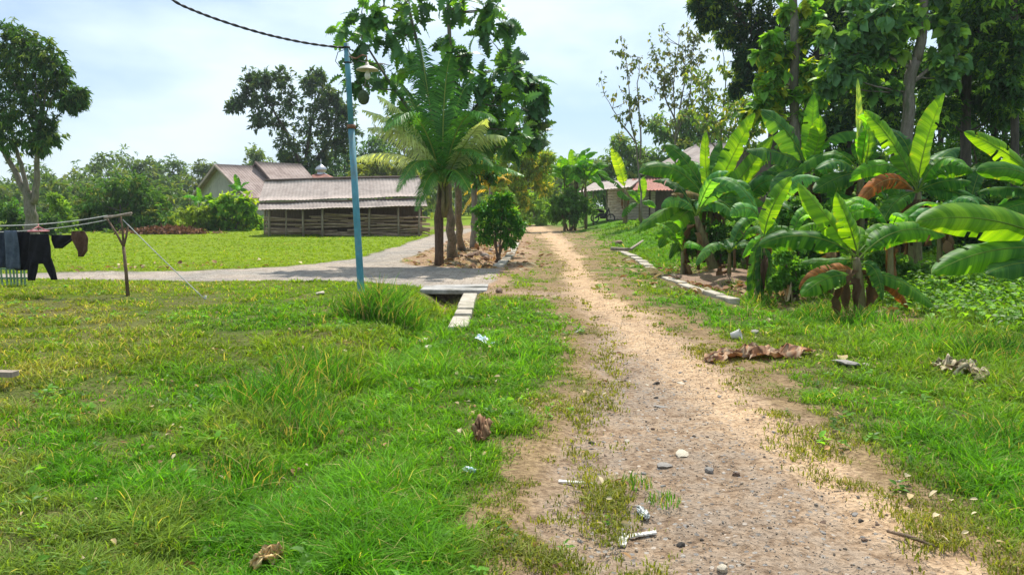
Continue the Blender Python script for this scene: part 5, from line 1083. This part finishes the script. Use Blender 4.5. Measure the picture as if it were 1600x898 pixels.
mb.tube([P(60, 354, d - .05), P(60, 350, d)], .008, 5)
tag(mb.build('hanger', M['pink_plastic'], loc=c0), 'round pink plastic hanger above the black trousers', 'hanger')
# picket fence at the left edge
t = thing('picket_fence', 'low faded green picket fence at the left edge beneath the washing', 'fence', G(0, 446))
for i in range(18):
    px = -60 + i * 6; a = G(px, 446); a = Vector((a.x, 15.4, t1(a.x, 15.4) - .03)); tt = a + Vector((random.uniform(-.02, .02), 0, .42 + random.uniform(-.04, .05))); mb = MB(); mb.beam(a, tt, .035, .02); mb.build('picket', M['fence_green'], t, smooth=False)
mb = MB()
for zz in (.14, .33): a = P(-65, 440, 15.42); b = P(46, 440, 15.42); a.z = b.z = zz; mb.beam(a, b, .02, .035)
mb.build('rail', M['fence_green'], t, smooth=False)
# plank at left edge
a = G(26, 607); mb = MB(); mb.beam(Vector((a.x - 1.4, a.y + .1, .16)), Vector((a.x, a.y, .14)), .09, .045); mb.box((a.x - 1.0, a.y + .07, .06), (.08, .08, .16))
o = mb.build('wooden_plank', M['wood_grey'], smooth=False, loc=a); tag(o, 'grey wooden plank end poking in at the left edge just above the grass', 'plank')

# ------------------------------------------------------------------ kerbs, slab, rubble
def kerb(rows, name='kerb'):
    mb = MB()
    for i in range(len(rows) - 1):
        (xa, ya, w1), (xb, yb, w2) = rows[i], rows[i + 1]; n = max(1, int(abs(yb - ya) / .55))
        for k in range(n):
            ta, tb_ = k / n, (k + .94) / n; p = Vector((xa + (xb - xa) * ta, ya + (yb - ya) * ta, 0)); q = Vector((xa + (xb - xa) * tb_, ya + (yb - ya) * tb_, 0))
            z_ = (t1(p.x + .3, p.y) + t1(q.x + .3, q.y)) / 2 * .4; p.z = max(z_, -.02) - .115 + random.uniform(-.02, .012); q.z = p.z + random.uniform(-.02, .02) + random.uniform(-.012, .012); p.x += random.uniform(-.015, .015); mb.beam(p, q, w1 * random.uniform(.95, 1.05), .34)
    o = mb.build(name, M['concrete'], smooth=False); tag(o, kind='structure'); m_ = o.modifiers.new('b', 'BEVEL'); m_.width = .018; m_.segments = 2
def fp(px, py, w): x_, y_ = flat(px, py); return (x_, y_, w)
kerb([fp(716, 514, .26), fp(722, 495, .26), fp(735, 462, .26)], 'left_kerb')
kerb([fp(778, 418, .26), fp(797, 400, .28), fp(808, 378, .3)], 'left_kerb')
kerb([fp(968, 392, .26), fp(985, 398, .26), fp(1010, 414, .24), fp(1020, 420, .2)], 'right_kerb')
kerb([fp(1040, 434, .2), fp(1068, 445, .2), fp(1105, 456, .2), fp(1150, 470, .2)], 'right_kerb')
mb = MB()
for i, yy in enumerate([14.62, 15.1]):
    z_ = -.02 + random.uniform(-.008, .008); mb.box((-1.12 + random.uniform(-.02, .02), yy + .23, z_ - .035), (1.3, .46, .09), Matrix.Rotation(random.uniform(-.02, .02), 3, 'Y'))
o = mb.build('culvert_slab', M['slab'], smooth=False); tag(o, kind='structure'); m_ = o.modifiers.new('b', 'BEVEL'); m_.width = .015; m_.segments = 2
mb = MB(); mb.box((-1.12, 14.62, -.28), (1.5, .06, .4)) if False else None
def rock_mesh(seed, sub=2):
    import bmesh
    r = random.Random(seed); bm = bmesh.new(); bmesh.ops.create_icosphere(bm, subdivisions=sub, radius=1)
    pl = [Vector((r.gauss(0, 1), r.gauss(0, 1), r.gauss(0, 1))).normalized() for _ in range(7)]
    for v in bm.verts:
        for p in pl:
            k = v.co.dot(p)
            if k > .55: v.co -= p * (k - .55) * .95
        v.co *= 1 + r.uniform(-.06, .06)
    V = np.array([list(v.co) for v in bm.verts]); F = np.array([[v.index for v in f.verts] for f in bm.faces]); bm.free(); return V, F
ROCK = [rock_mesh(i) for i in range(6)]
RM = {}
def rock(px, py, w_m, m, label, name='stone', group=None, squash=.6, cat='stone', sink=.3, gp=None):
    g_ = Vector((gp[0], gp[1], surf(gp[0], gp[1]))) if gp is not None else GS(px, py); key = (random.randrange(6), m)
    if key not in RM:
        V, F = ROCK[key[0]]; mb = MB(); mb.add(V, [F]); o = mb.build(name, M[m], smooth=False); RM[key] = o.data; COL.objects.unlink(o); bpy.data.objects.remove(o)
    o = bpy.data.objects.new(name, RM[key]); COL.objects.link(o); s_ = w_m / 2
    o.scale = (s_, s_ * random.uniform(.7, 1), s_ * squash); o.rotation_euler = (random.uniform(-.2, .2), random.uniform(-.2, .2), random.uniform(0, 6)); o.location = g_ + Vector((0, 0, s_ * squash * (1 - sink) - .012 )); return tag(o, label, cat, group)
rock(540, 836, .075, 'stone_pale', 'cream-white stone lying in the grass in the lower left foreground')
rock(497, 773, .045, 'stone_pale', 'small cream stone in the lawn above the cream-white one')
rock(740, 457, .32, 'concrete', 'loose concrete lump on the end of the left kerb', squash=.4)
rock(1026, 596, .085, 'stone_dark', 'round black stone alone in the middle of the road'); rock(1026, 616, .06, 'stone_dark', 'smaller dark stone just below the round black one')
rock(924, 684, .055, 'stone_dark', 'dark stone at the left edge of the bare road'); rock(924, 694, .045, 'stone_dark', 'tiny dark stone touching the one at the left road edge')
rock(1038, 720, .13, 'stone', 'flat grey stone sunk in the near road', squash=.25); rock(1108, 730, .09, 'stone', 'rounded grey stone right of the flat sunk one'); rock(1152, 735, .07, 'stone_brown', 'brownish stone furthest right of the near grey stones')
rock(1067, 593, .12, 'stone_pale', 'pale flat stone beside the round black stone', squash=.2); rock(1035, 630, .2, 'stone', 'broad pale grey slab of stone flush with the road', squash=.12)
rock(665, 535, .26, 'stone_pale', 'flat pale stone in the grass left of the plastic bag', squash=.35); rock(672, 544, .22, 'stone_pale', 'second flat pale stone tucked below the first in the grass', squash=.3)
rock(905, 518, .2, 'stone', 'flat grey stone at the left side of the road near the bend in the verge', squash=.25); rock(1065, 842, .06, 'stone_dark', 'black stone at the bottom of the road'); rock(1130, 880, .075, 'stone_pale', 'pale stone at the bottom edge of the road')
rock(1066, 702, .14, 'stone_pale', 'pale pinkish stone chip above the flat sunk stone', squash=.25)
rock(500, 459, .35, 'stone_pale', 'pale stone in the lawn left of the blue pole', squash=.25); rock(1180, 520, .18, 'stone', 'grey stone in the verge right of the white cup', squash=.4)
rock(1320, 570, .35, 'stone', 'weathered flat stone in the right verge near the long dry leaf', squash=.22); rock(1350, 572, .16, 'stone_pale', 'small pale stone right of the weathered flat stone', squash=.4)
rock(1405, 752, .05, 'stone_pale', 'pale stone where the right verge meets the road'); rock(965, 383, .5, 'stone_brown', 'brown rock at the far end of the right kerb', squash=.5)
for i in range(26):
    y_ = random.uniform(14, 36); px = None; x_ = float(ditch_x(y_)) + random.gauss(-.1, .5)
    if 14.4 < y_ < 20.6 and True: y_ += 6
    mk = random.choice(['stone_brown', 'stone_brown', 'stone_brown', 'stone']); rs_ = random.uniform(.12, .40)
    rock(0, 0, rs_, mk, f"{'large' if rs_ > .27 else 'small'} jagged {'brown' if mk == 'stone_brown' else 'grey'} rock in the rubble {'near the palm foot' if y_ < 22.5 else ('beside the citrus bush' if y_ < 27 else 'farther along the left kerb')}", 'rubble_rock', 'rubble rocks beside the palm', .6, 'rock', gp=(x_, y_, t1(x_, y_)))
for i in range(150):
    y_ = 2.4 + 6.5 * random.random() ** 1.3; cx_ = float(np.interp(y_, [2, 4, 6, 8, 14], [.95, 1.35, 1.5, 1.6, 2.2])); x_ = cx_ + random.gauss(0, .55)
    if poly_sd(np.array([x_]), np.array([y_]), ROAD)[0] < 0: continue
    mk = random.choice(['stone', 'stone', 'stone_dark', 'stone_brown', 'stone_brown', 'stone_pale']); ad = {'stone': 'grey', 'stone_dark': 'blackish', 'stone_brown': 'brown', 'stone_pale': 'pale cream'}[mk]
    zone = 'at the bottom of the picture' if y_ < 4 else ('midway up the bare road' if y_ < 6 else 'on the farther stony stretch of road'); sd_ = 'left of the gravel' if x_ < cx_ - .25 else ('right of the gravel' if x_ > cx_ + .25 else 'in the middle of the gravel')
    rock(0, 0, random.uniform(.018, .05) * (1.5 if random.random() < .12 else 1), mk, f'{ad} pebble {zone}, {sd_}', 'loose_stone', 'loose stones on the road', .6, gp=(x_, y_, t1(x_, y_) - .03))
# gravel, too many to count
Ng = 15000; y = 2.0 + 12 * RN.random(Ng) ** 1.7; x = np.interp(y, [2, 4, 6, 8, 14], [.95, 1.35, 1.5, 1.6, 2.2]) + RN.normal(0, .75, Ng); r_, p_, i_ = masks(x, y); k = r_ > .05; x, y = x[k], y[k]; n = len(x)
z = terrain(x, y) - .03 + (fbm(x * 9, y * 9, 77, 3) - .5) * .045 + (fbm(x * 2.4, y * .8, 78, 3) - .5) * .07; mb = MB(); V, F = rock_mesh(11, 1)
sz = RN.uniform(.003, .009, n) * (1 + (RN.random(n) < .05) * 1.0); a = RN.uniform(0, 6.28, n); ca, sa = np.cos(a), np.sin(a); sq = RN.uniform(.4, .9, (n, 1)); VX = V[None, :, 0] * ca[:, None] - V[None, :, 1] * sa[:, None] * sq; VY = V[None, :, 0] * sa[:, None] + V[None, :, 1] * ca[:, None] * sq
VV = np.stack([x[:, None] + VX * sz[:, None], y[:, None] + VY * sz[:, None], z[:, None] + V[None, :, 2] * sz[:, None] * .6 + sz[:, None] * .2], 2)
pal = np.array([[.30, .27, .23], [.17, .14, .11], [.40, .32, .24], [.44, .35, .26], [.27, .21, .16]]); cc = pal[RN.integers(0, 5, n)] * RN.uniform(.7, 1.2, (n, 1))
mb.add(VV.reshape(-1, 3), [(np.arange(n)[:, None, None] * len(V) + F[None]).reshape(-1, 3)], np.repeat(cc, len(V), 0))
m = mat('gravel_stone'); bb = NB(m); bb.out(bb.bsdf(attr(bb).outputs['Color'], .9, spec=.2).outputs[0]); tag(mb.build('gravel', m, smooth=False), 'fine mixed gravel strewn along the middle of the road', 'gravel', kind='stuff')
# leaf litter
def litter(name, label, x, y, L_, cols, z0=.01):
    n = len(x); mb = MB(); dr = RN.normal(0, 1, (n, 3)); dr[:, 2] = RN.normal(0, .25, n); Ls = L_ * RN.uniform(.5, 1.4, n)
    put_leaves(mb, np.stack([x, y, terrain(x, y) + z0 + RN.uniform(0, .03, n)], 1), dr, Ls, Ls * RN.uniform(.4, .8, n), T_OVAL, cols[RN.integers(0, len(cols), n)] * RN.uniform(.7, 1.3, (n, 1)), .4)
    tag(mb.build(name, M['dead'], smooth=False), label, 'leaf litter', kind='stuff')
lc = np.array([[.34, .20, .10], [.22, .12, .07], [.45, .34, .2], [.5, .42, .3]])
x = RN.normal(-1.3, 1.0, 900); y = RN.uniform(19, 34, 900); k = poly_sd(x, y, PATH) < 0; litter('island_litter', 'dry brown leaves strewn around the palm and breadfruit trunks', x[k], y[k], .2, lc)
x = RN.normal(4.9, 1.0, 800); y = RN.normal(17, 3, 800); litter('banana_litter', 'dry leaves and scraps on the soil under the banana row', x, y, .18, lc)
x = RN.uniform(-5, 4.5, 1300); y = 2.5 + 9 * RN.random(1300) ** 1.5; k = density(x, y) > .15; litter('lawn_litter', 'scattered straw and dead leaf scraps across the near grass', x[k], y[k], .045, lc, .02)
x = RN.uniform(-11, -1.5, 260); y = 17.6 + RN.exponential(1.0, 260); k = poly_sd(x, y, PATH) < 0; litter('field_litter', 'pale dead leaf scraps along the far edge of the paved path', x[k], y[k], .14, lc, .05)
# leaf heap by the hedge
c0 = P(262, 371, 44); x = RN.normal(c0.x, 1.0, 1500); y = RN.normal(44, .5, 1500); mb = MB(); dr = RN.normal(0, 1, (1500, 3)); z = t1(c0.x, 44) + RN.random(1500) * .32 * np.exp(-((x - c0.x) / 2.2) ** 2)
put_leaves(mb, np.stack([x, y, z], 1), dr, np.full(1500, .3), np.full(1500, .13), T_OVAL, np.array([.19, .10, .065]) * RN.uniform(.5, 1.5, (1500, 1)), .5); tag(mb.build('leaf_heap', M['dead'], smooth=False, loc=c0), 'reddish brown heap of dry leaves at the far edge of the lawn', 'leaf heap')

# ------------------------------------------------------------------ dry leaves and rubbish
def crumple(name, label, pts, w, m, cols, hgt=.06, cat='dry leaf', pleat=9, seed=0, thick=.0, jag=.004):
    """a crumpled strip lying along world points"""
    rnd = random.Random(seed); n = 44; base = [Vector(p) for p in pts]; X = []; nv = 11; ph = [rnd.uniform(0, 6) for _ in range(6)]
    for i in range(n):
        s_ = i / (n - 1); k = s_ * (len(base) - 1); i0 = min(int(k), len(base) - 2); p = base[i0].lerp(base[i0 + 1], k - i0); T = (base[i0 + 1] - base[i0]).normalized(); sd = Vector((-T.y, T.x, 0)).normalized()
        prof = (math.sin(PI * (.06 + .88 * s_)) ** .6) * (1 + .35 * math.sin(s_ * 14 + ph[0]) * math.sin(s_ * 31 + ph[1]))
        for j in range(nv):
            v = j / (nv - 1) * 2 - 1; z_ = hgt * (.55 + .45 * math.sin(v * pleat * .6 + s_ * pleat * 2 + ph[2]) + .35 * math.sin(v * 3 + s_ * 17 + ph[3])) * prof * (1 - .4 * abs(v)) + .3 * hgt * math.sin(s_ * 9 + ph[4]) ** 2
            X.append(list(p + Vector((rnd.uniform(-1, 1), rnd.uniform(-1, 1), rnd.uniform(-.2, 1))) * jag + sd * v * w / 2 * prof + T * .02 * math.sin(v * 9 + ph[5]) + Vector((0, 0, z_ + .012))))
    mb = MB(); cc = np.array(cols)[RN.integers(0, len(cols), n * nv)] * RN.uniform(.7, 1.3, (n * nv, 1)); mb.grid(np.array(X), n, nv, cc); mb.tube([Vector(X[i * nv + nv // 2]) + Vector((0, 0, .006)) for i in range(0, n, 3)], .007, 5, np.array(cols[0]) * .8)
    return tag(mb.build(name, M[m], loc=base[0]), label, cat)
RB = [(.33, .15, .08), (.42, .25, .16), (.10, .05, .03), (.5, .38, .29), (.16, .08, .05)]  # darkest browns paint fold shade at scattered points
crumple('dry_banana_leaf', 'long crumpled reddish brown banana leaf lying across the right edge of the road', [GS(1102, 562), GS(1160, 558), GS(1210, 558), GS(1268, 552)], .36, 'dead', RB, .085, pleat=14, seed=1, jag=.02)
crumple('dry_banana_leaf', 'greyish curled dead leaf with dark flecks in the grass near the right edge', [GS(1458, 578), GS(1500, 584), GS(1545, 598)], .34, 'dead', [(.42, .36, .26), (.55, .48, .38), (.12, .09, .06)], .11, pleat=12, seed=3, jag=.02)
crumple('dry_leaf', 'dark brown curled leaf standing in the grass left of the road', [GS(748, 698), GS(752, 688), GS(760, 668)], .11, 'dead', [(.20, .10, .06), (.38, .24, .15), (.10, .05, .03)], .10, seed=5)
crumple('dry_leaf', 'tan curled leaf at the bottom edge of the lawn', [GS(396, 888), GS(415, 884), GS(438, 874)], .11, 'dead', [(.55, .38, .2), (.65, .5, .3)], .06, seed=7)
crumple('plastic_bag', 'crumpled white and pale blue plastic bag in the grass left of the road', [GS(745, 530), GS(758, 536), GS(770, 542)], .15, 'bag', [(.8, .85, .88)], .05, 'plastic bag', pleat=2.2, seed=9)
crumple('plastic_scrap', 'torn clear plastic wrapper between the two white foam strips', [GS(998, 786), GS(1004, 792), GS(1012, 802)], .055, 'film', [(.6, .62, .6)], .02, 'plastic scrap', seed=11)
crumple('banana_stump', 'pale dried banana stump leaning right of the slim banana plant', [GS(1215, 455), GS(1226, 466), GS(1236, 476)], .25, 'dead', [(.5, .38, .25), (.62, .5, .36)], .35, 'banana stump', seed=13)
crumple('plastic_scrap', 'small greyish plastic scrap in the grass right of centre', [GS(727, 736), GS(733, 740), GS(740, 742)], .05, 'bag', [(.6, .62, .6)], .02, 'plastic scrap', seed=14)
def strip(label, a, b, w, h=.009):
    a = GS(*a); b = GS(*b); a.z += .012; b.z += .012; mb = MB(); n = 6
    pts = [a.lerp(b, i / n) + Vector((random.uniform(-1, 1) * .003, random.uniform(-1, 1) * .005, random.uniform(0, .004))) for i in range(n + 1)]
    for i in range(n): mb.beam(pts[i], pts[i].lerp(pts[i + 1], 1.03), w * random.uniform(.88, 1.05), h * random.uniform(.9, 1.1))
    o = mb.build('foam_strip', M['white'], smooth=False, loc=a); tag(o, label, 'foam strip', 'white foam strips by the road')
strip('white foam strip lying alone on the left edge of the near road', (873, 747), (927, 747), .03)
strip('white foam strip lying crosswise, right arm of the angled pair', (983, 825), (1026, 824), .03); strip('short white foam strip pointing at the camera, left arm of the angled pair', (978, 822), (971, 842), .042)
# cup
c0 = G(1149, 530); mb = MB(); mb.M = Matrix.Translation(c0 + Vector((0, 0, .05))) @ Matrix.Rotation(math.radians(68), 4, 'Y') @ Matrix.Rotation(.4, 4, 'X')
mb.lathe((0, 0, 0), [(.045, -.05), (.05, 0), (.062, .06), (.066, .065), (.058, .06), (.045, 0), (.04, -.04)], 20); o = mb.build('plastic_cup', M['white'], loc=c0); tag(o, 'white plastic cup lying in the grass right of the road', 'cup')
# dead branch by the right kerb
a = G(985, 396); b = G(1004, 388); mb = MB(); mb.tube(wob([GS(955, 393) + Vector((0, 0, .1)), a + Vector((0, 0, .14)), b + Vector((0, 0, .3))], .02), [.07, .06, .04], 7); tag(mb.build('fallen_branch', M['wood_grey'], loc=a), 'pale fallen branch lying by the far end of the right kerb', 'branch')
a = G(1386, 832); b = G(1460, 856); mb = MB(); mb.tube(wob([a + Vector((0, 0, .01)), a.lerp(b, .5) + Vector((0, 0, .015)), b + Vector((0, 0, .01))], .01), [.008, .011, .006], 6); tag(mb.build('twig', M['bark_brown'], loc=a), 'brown twig on the sand at the lower right', 'twig')
# stakes near bananas
for px, py, ty, lab in ((1148, 432, 360, 'thin brown stake standing left of the slim banana plant'), (1082, 408, 372, 'short brown stake in front of the fanned banana plant')):
    g_ = G(px, py); mb = MB(); mb.tube([g_, P(px - 1, ty, g_.y)], [.035, .028], 6); tag(mb.build('wooden_stake', M['bark_brown'], loc=g_), lab, 'stake')
# soil mound
c0 = G(1112, 440); mb = MB(); n = 26; X = []
for i in range(n):
    for j in range(n):
        u, v = i / (n - 1) * 2 - 1, j / (n - 1) * 2 - 1; r_ = min(1, math.hypot(u, v)); x_, y_ = c0.x + u * 1.1, c0.y + v * 1.5; X.append([x_, y_, t1(x_, y_) - .03 + .28 * (1 - r_ * r_) * (.6 + .8 * float(fbm(np.array([x_ * 2.]), np.array([y_ * 2.]), 4, 3)[0]))])
mb.grid(np.array(X), n, n); tag(mb.build('soil_heap', plain('red_soil', (.17, .10, .06), (.32, .20, .13), 6, bump=1, bdist=.04), loc=c0), 'low heap of reddish soil between the right kerb and the banana row', 'soil heap')

# ------------------------------------------------------------------ haze in the air
if HAZE:
    mb = MB(); mb.box((0, 0, 13), (3200, 3200, 34)); m = mat('haze_air'); b = NB(m)
    v = b.n('ShaderNodeVolumePrincipled'); v.inputs['Color'].default_value = (.85, .92, 1, 1); v.inputs['Density'].default_value = .0004; v.inputs['Anisotropy'].default_value = .3
    o = b.n('ShaderNodeOutputMaterial'); b.l(v.outputs[0], o.inputs['Volume'])
    tag(mb.build('haze', m, smooth=False), kind='stuff')
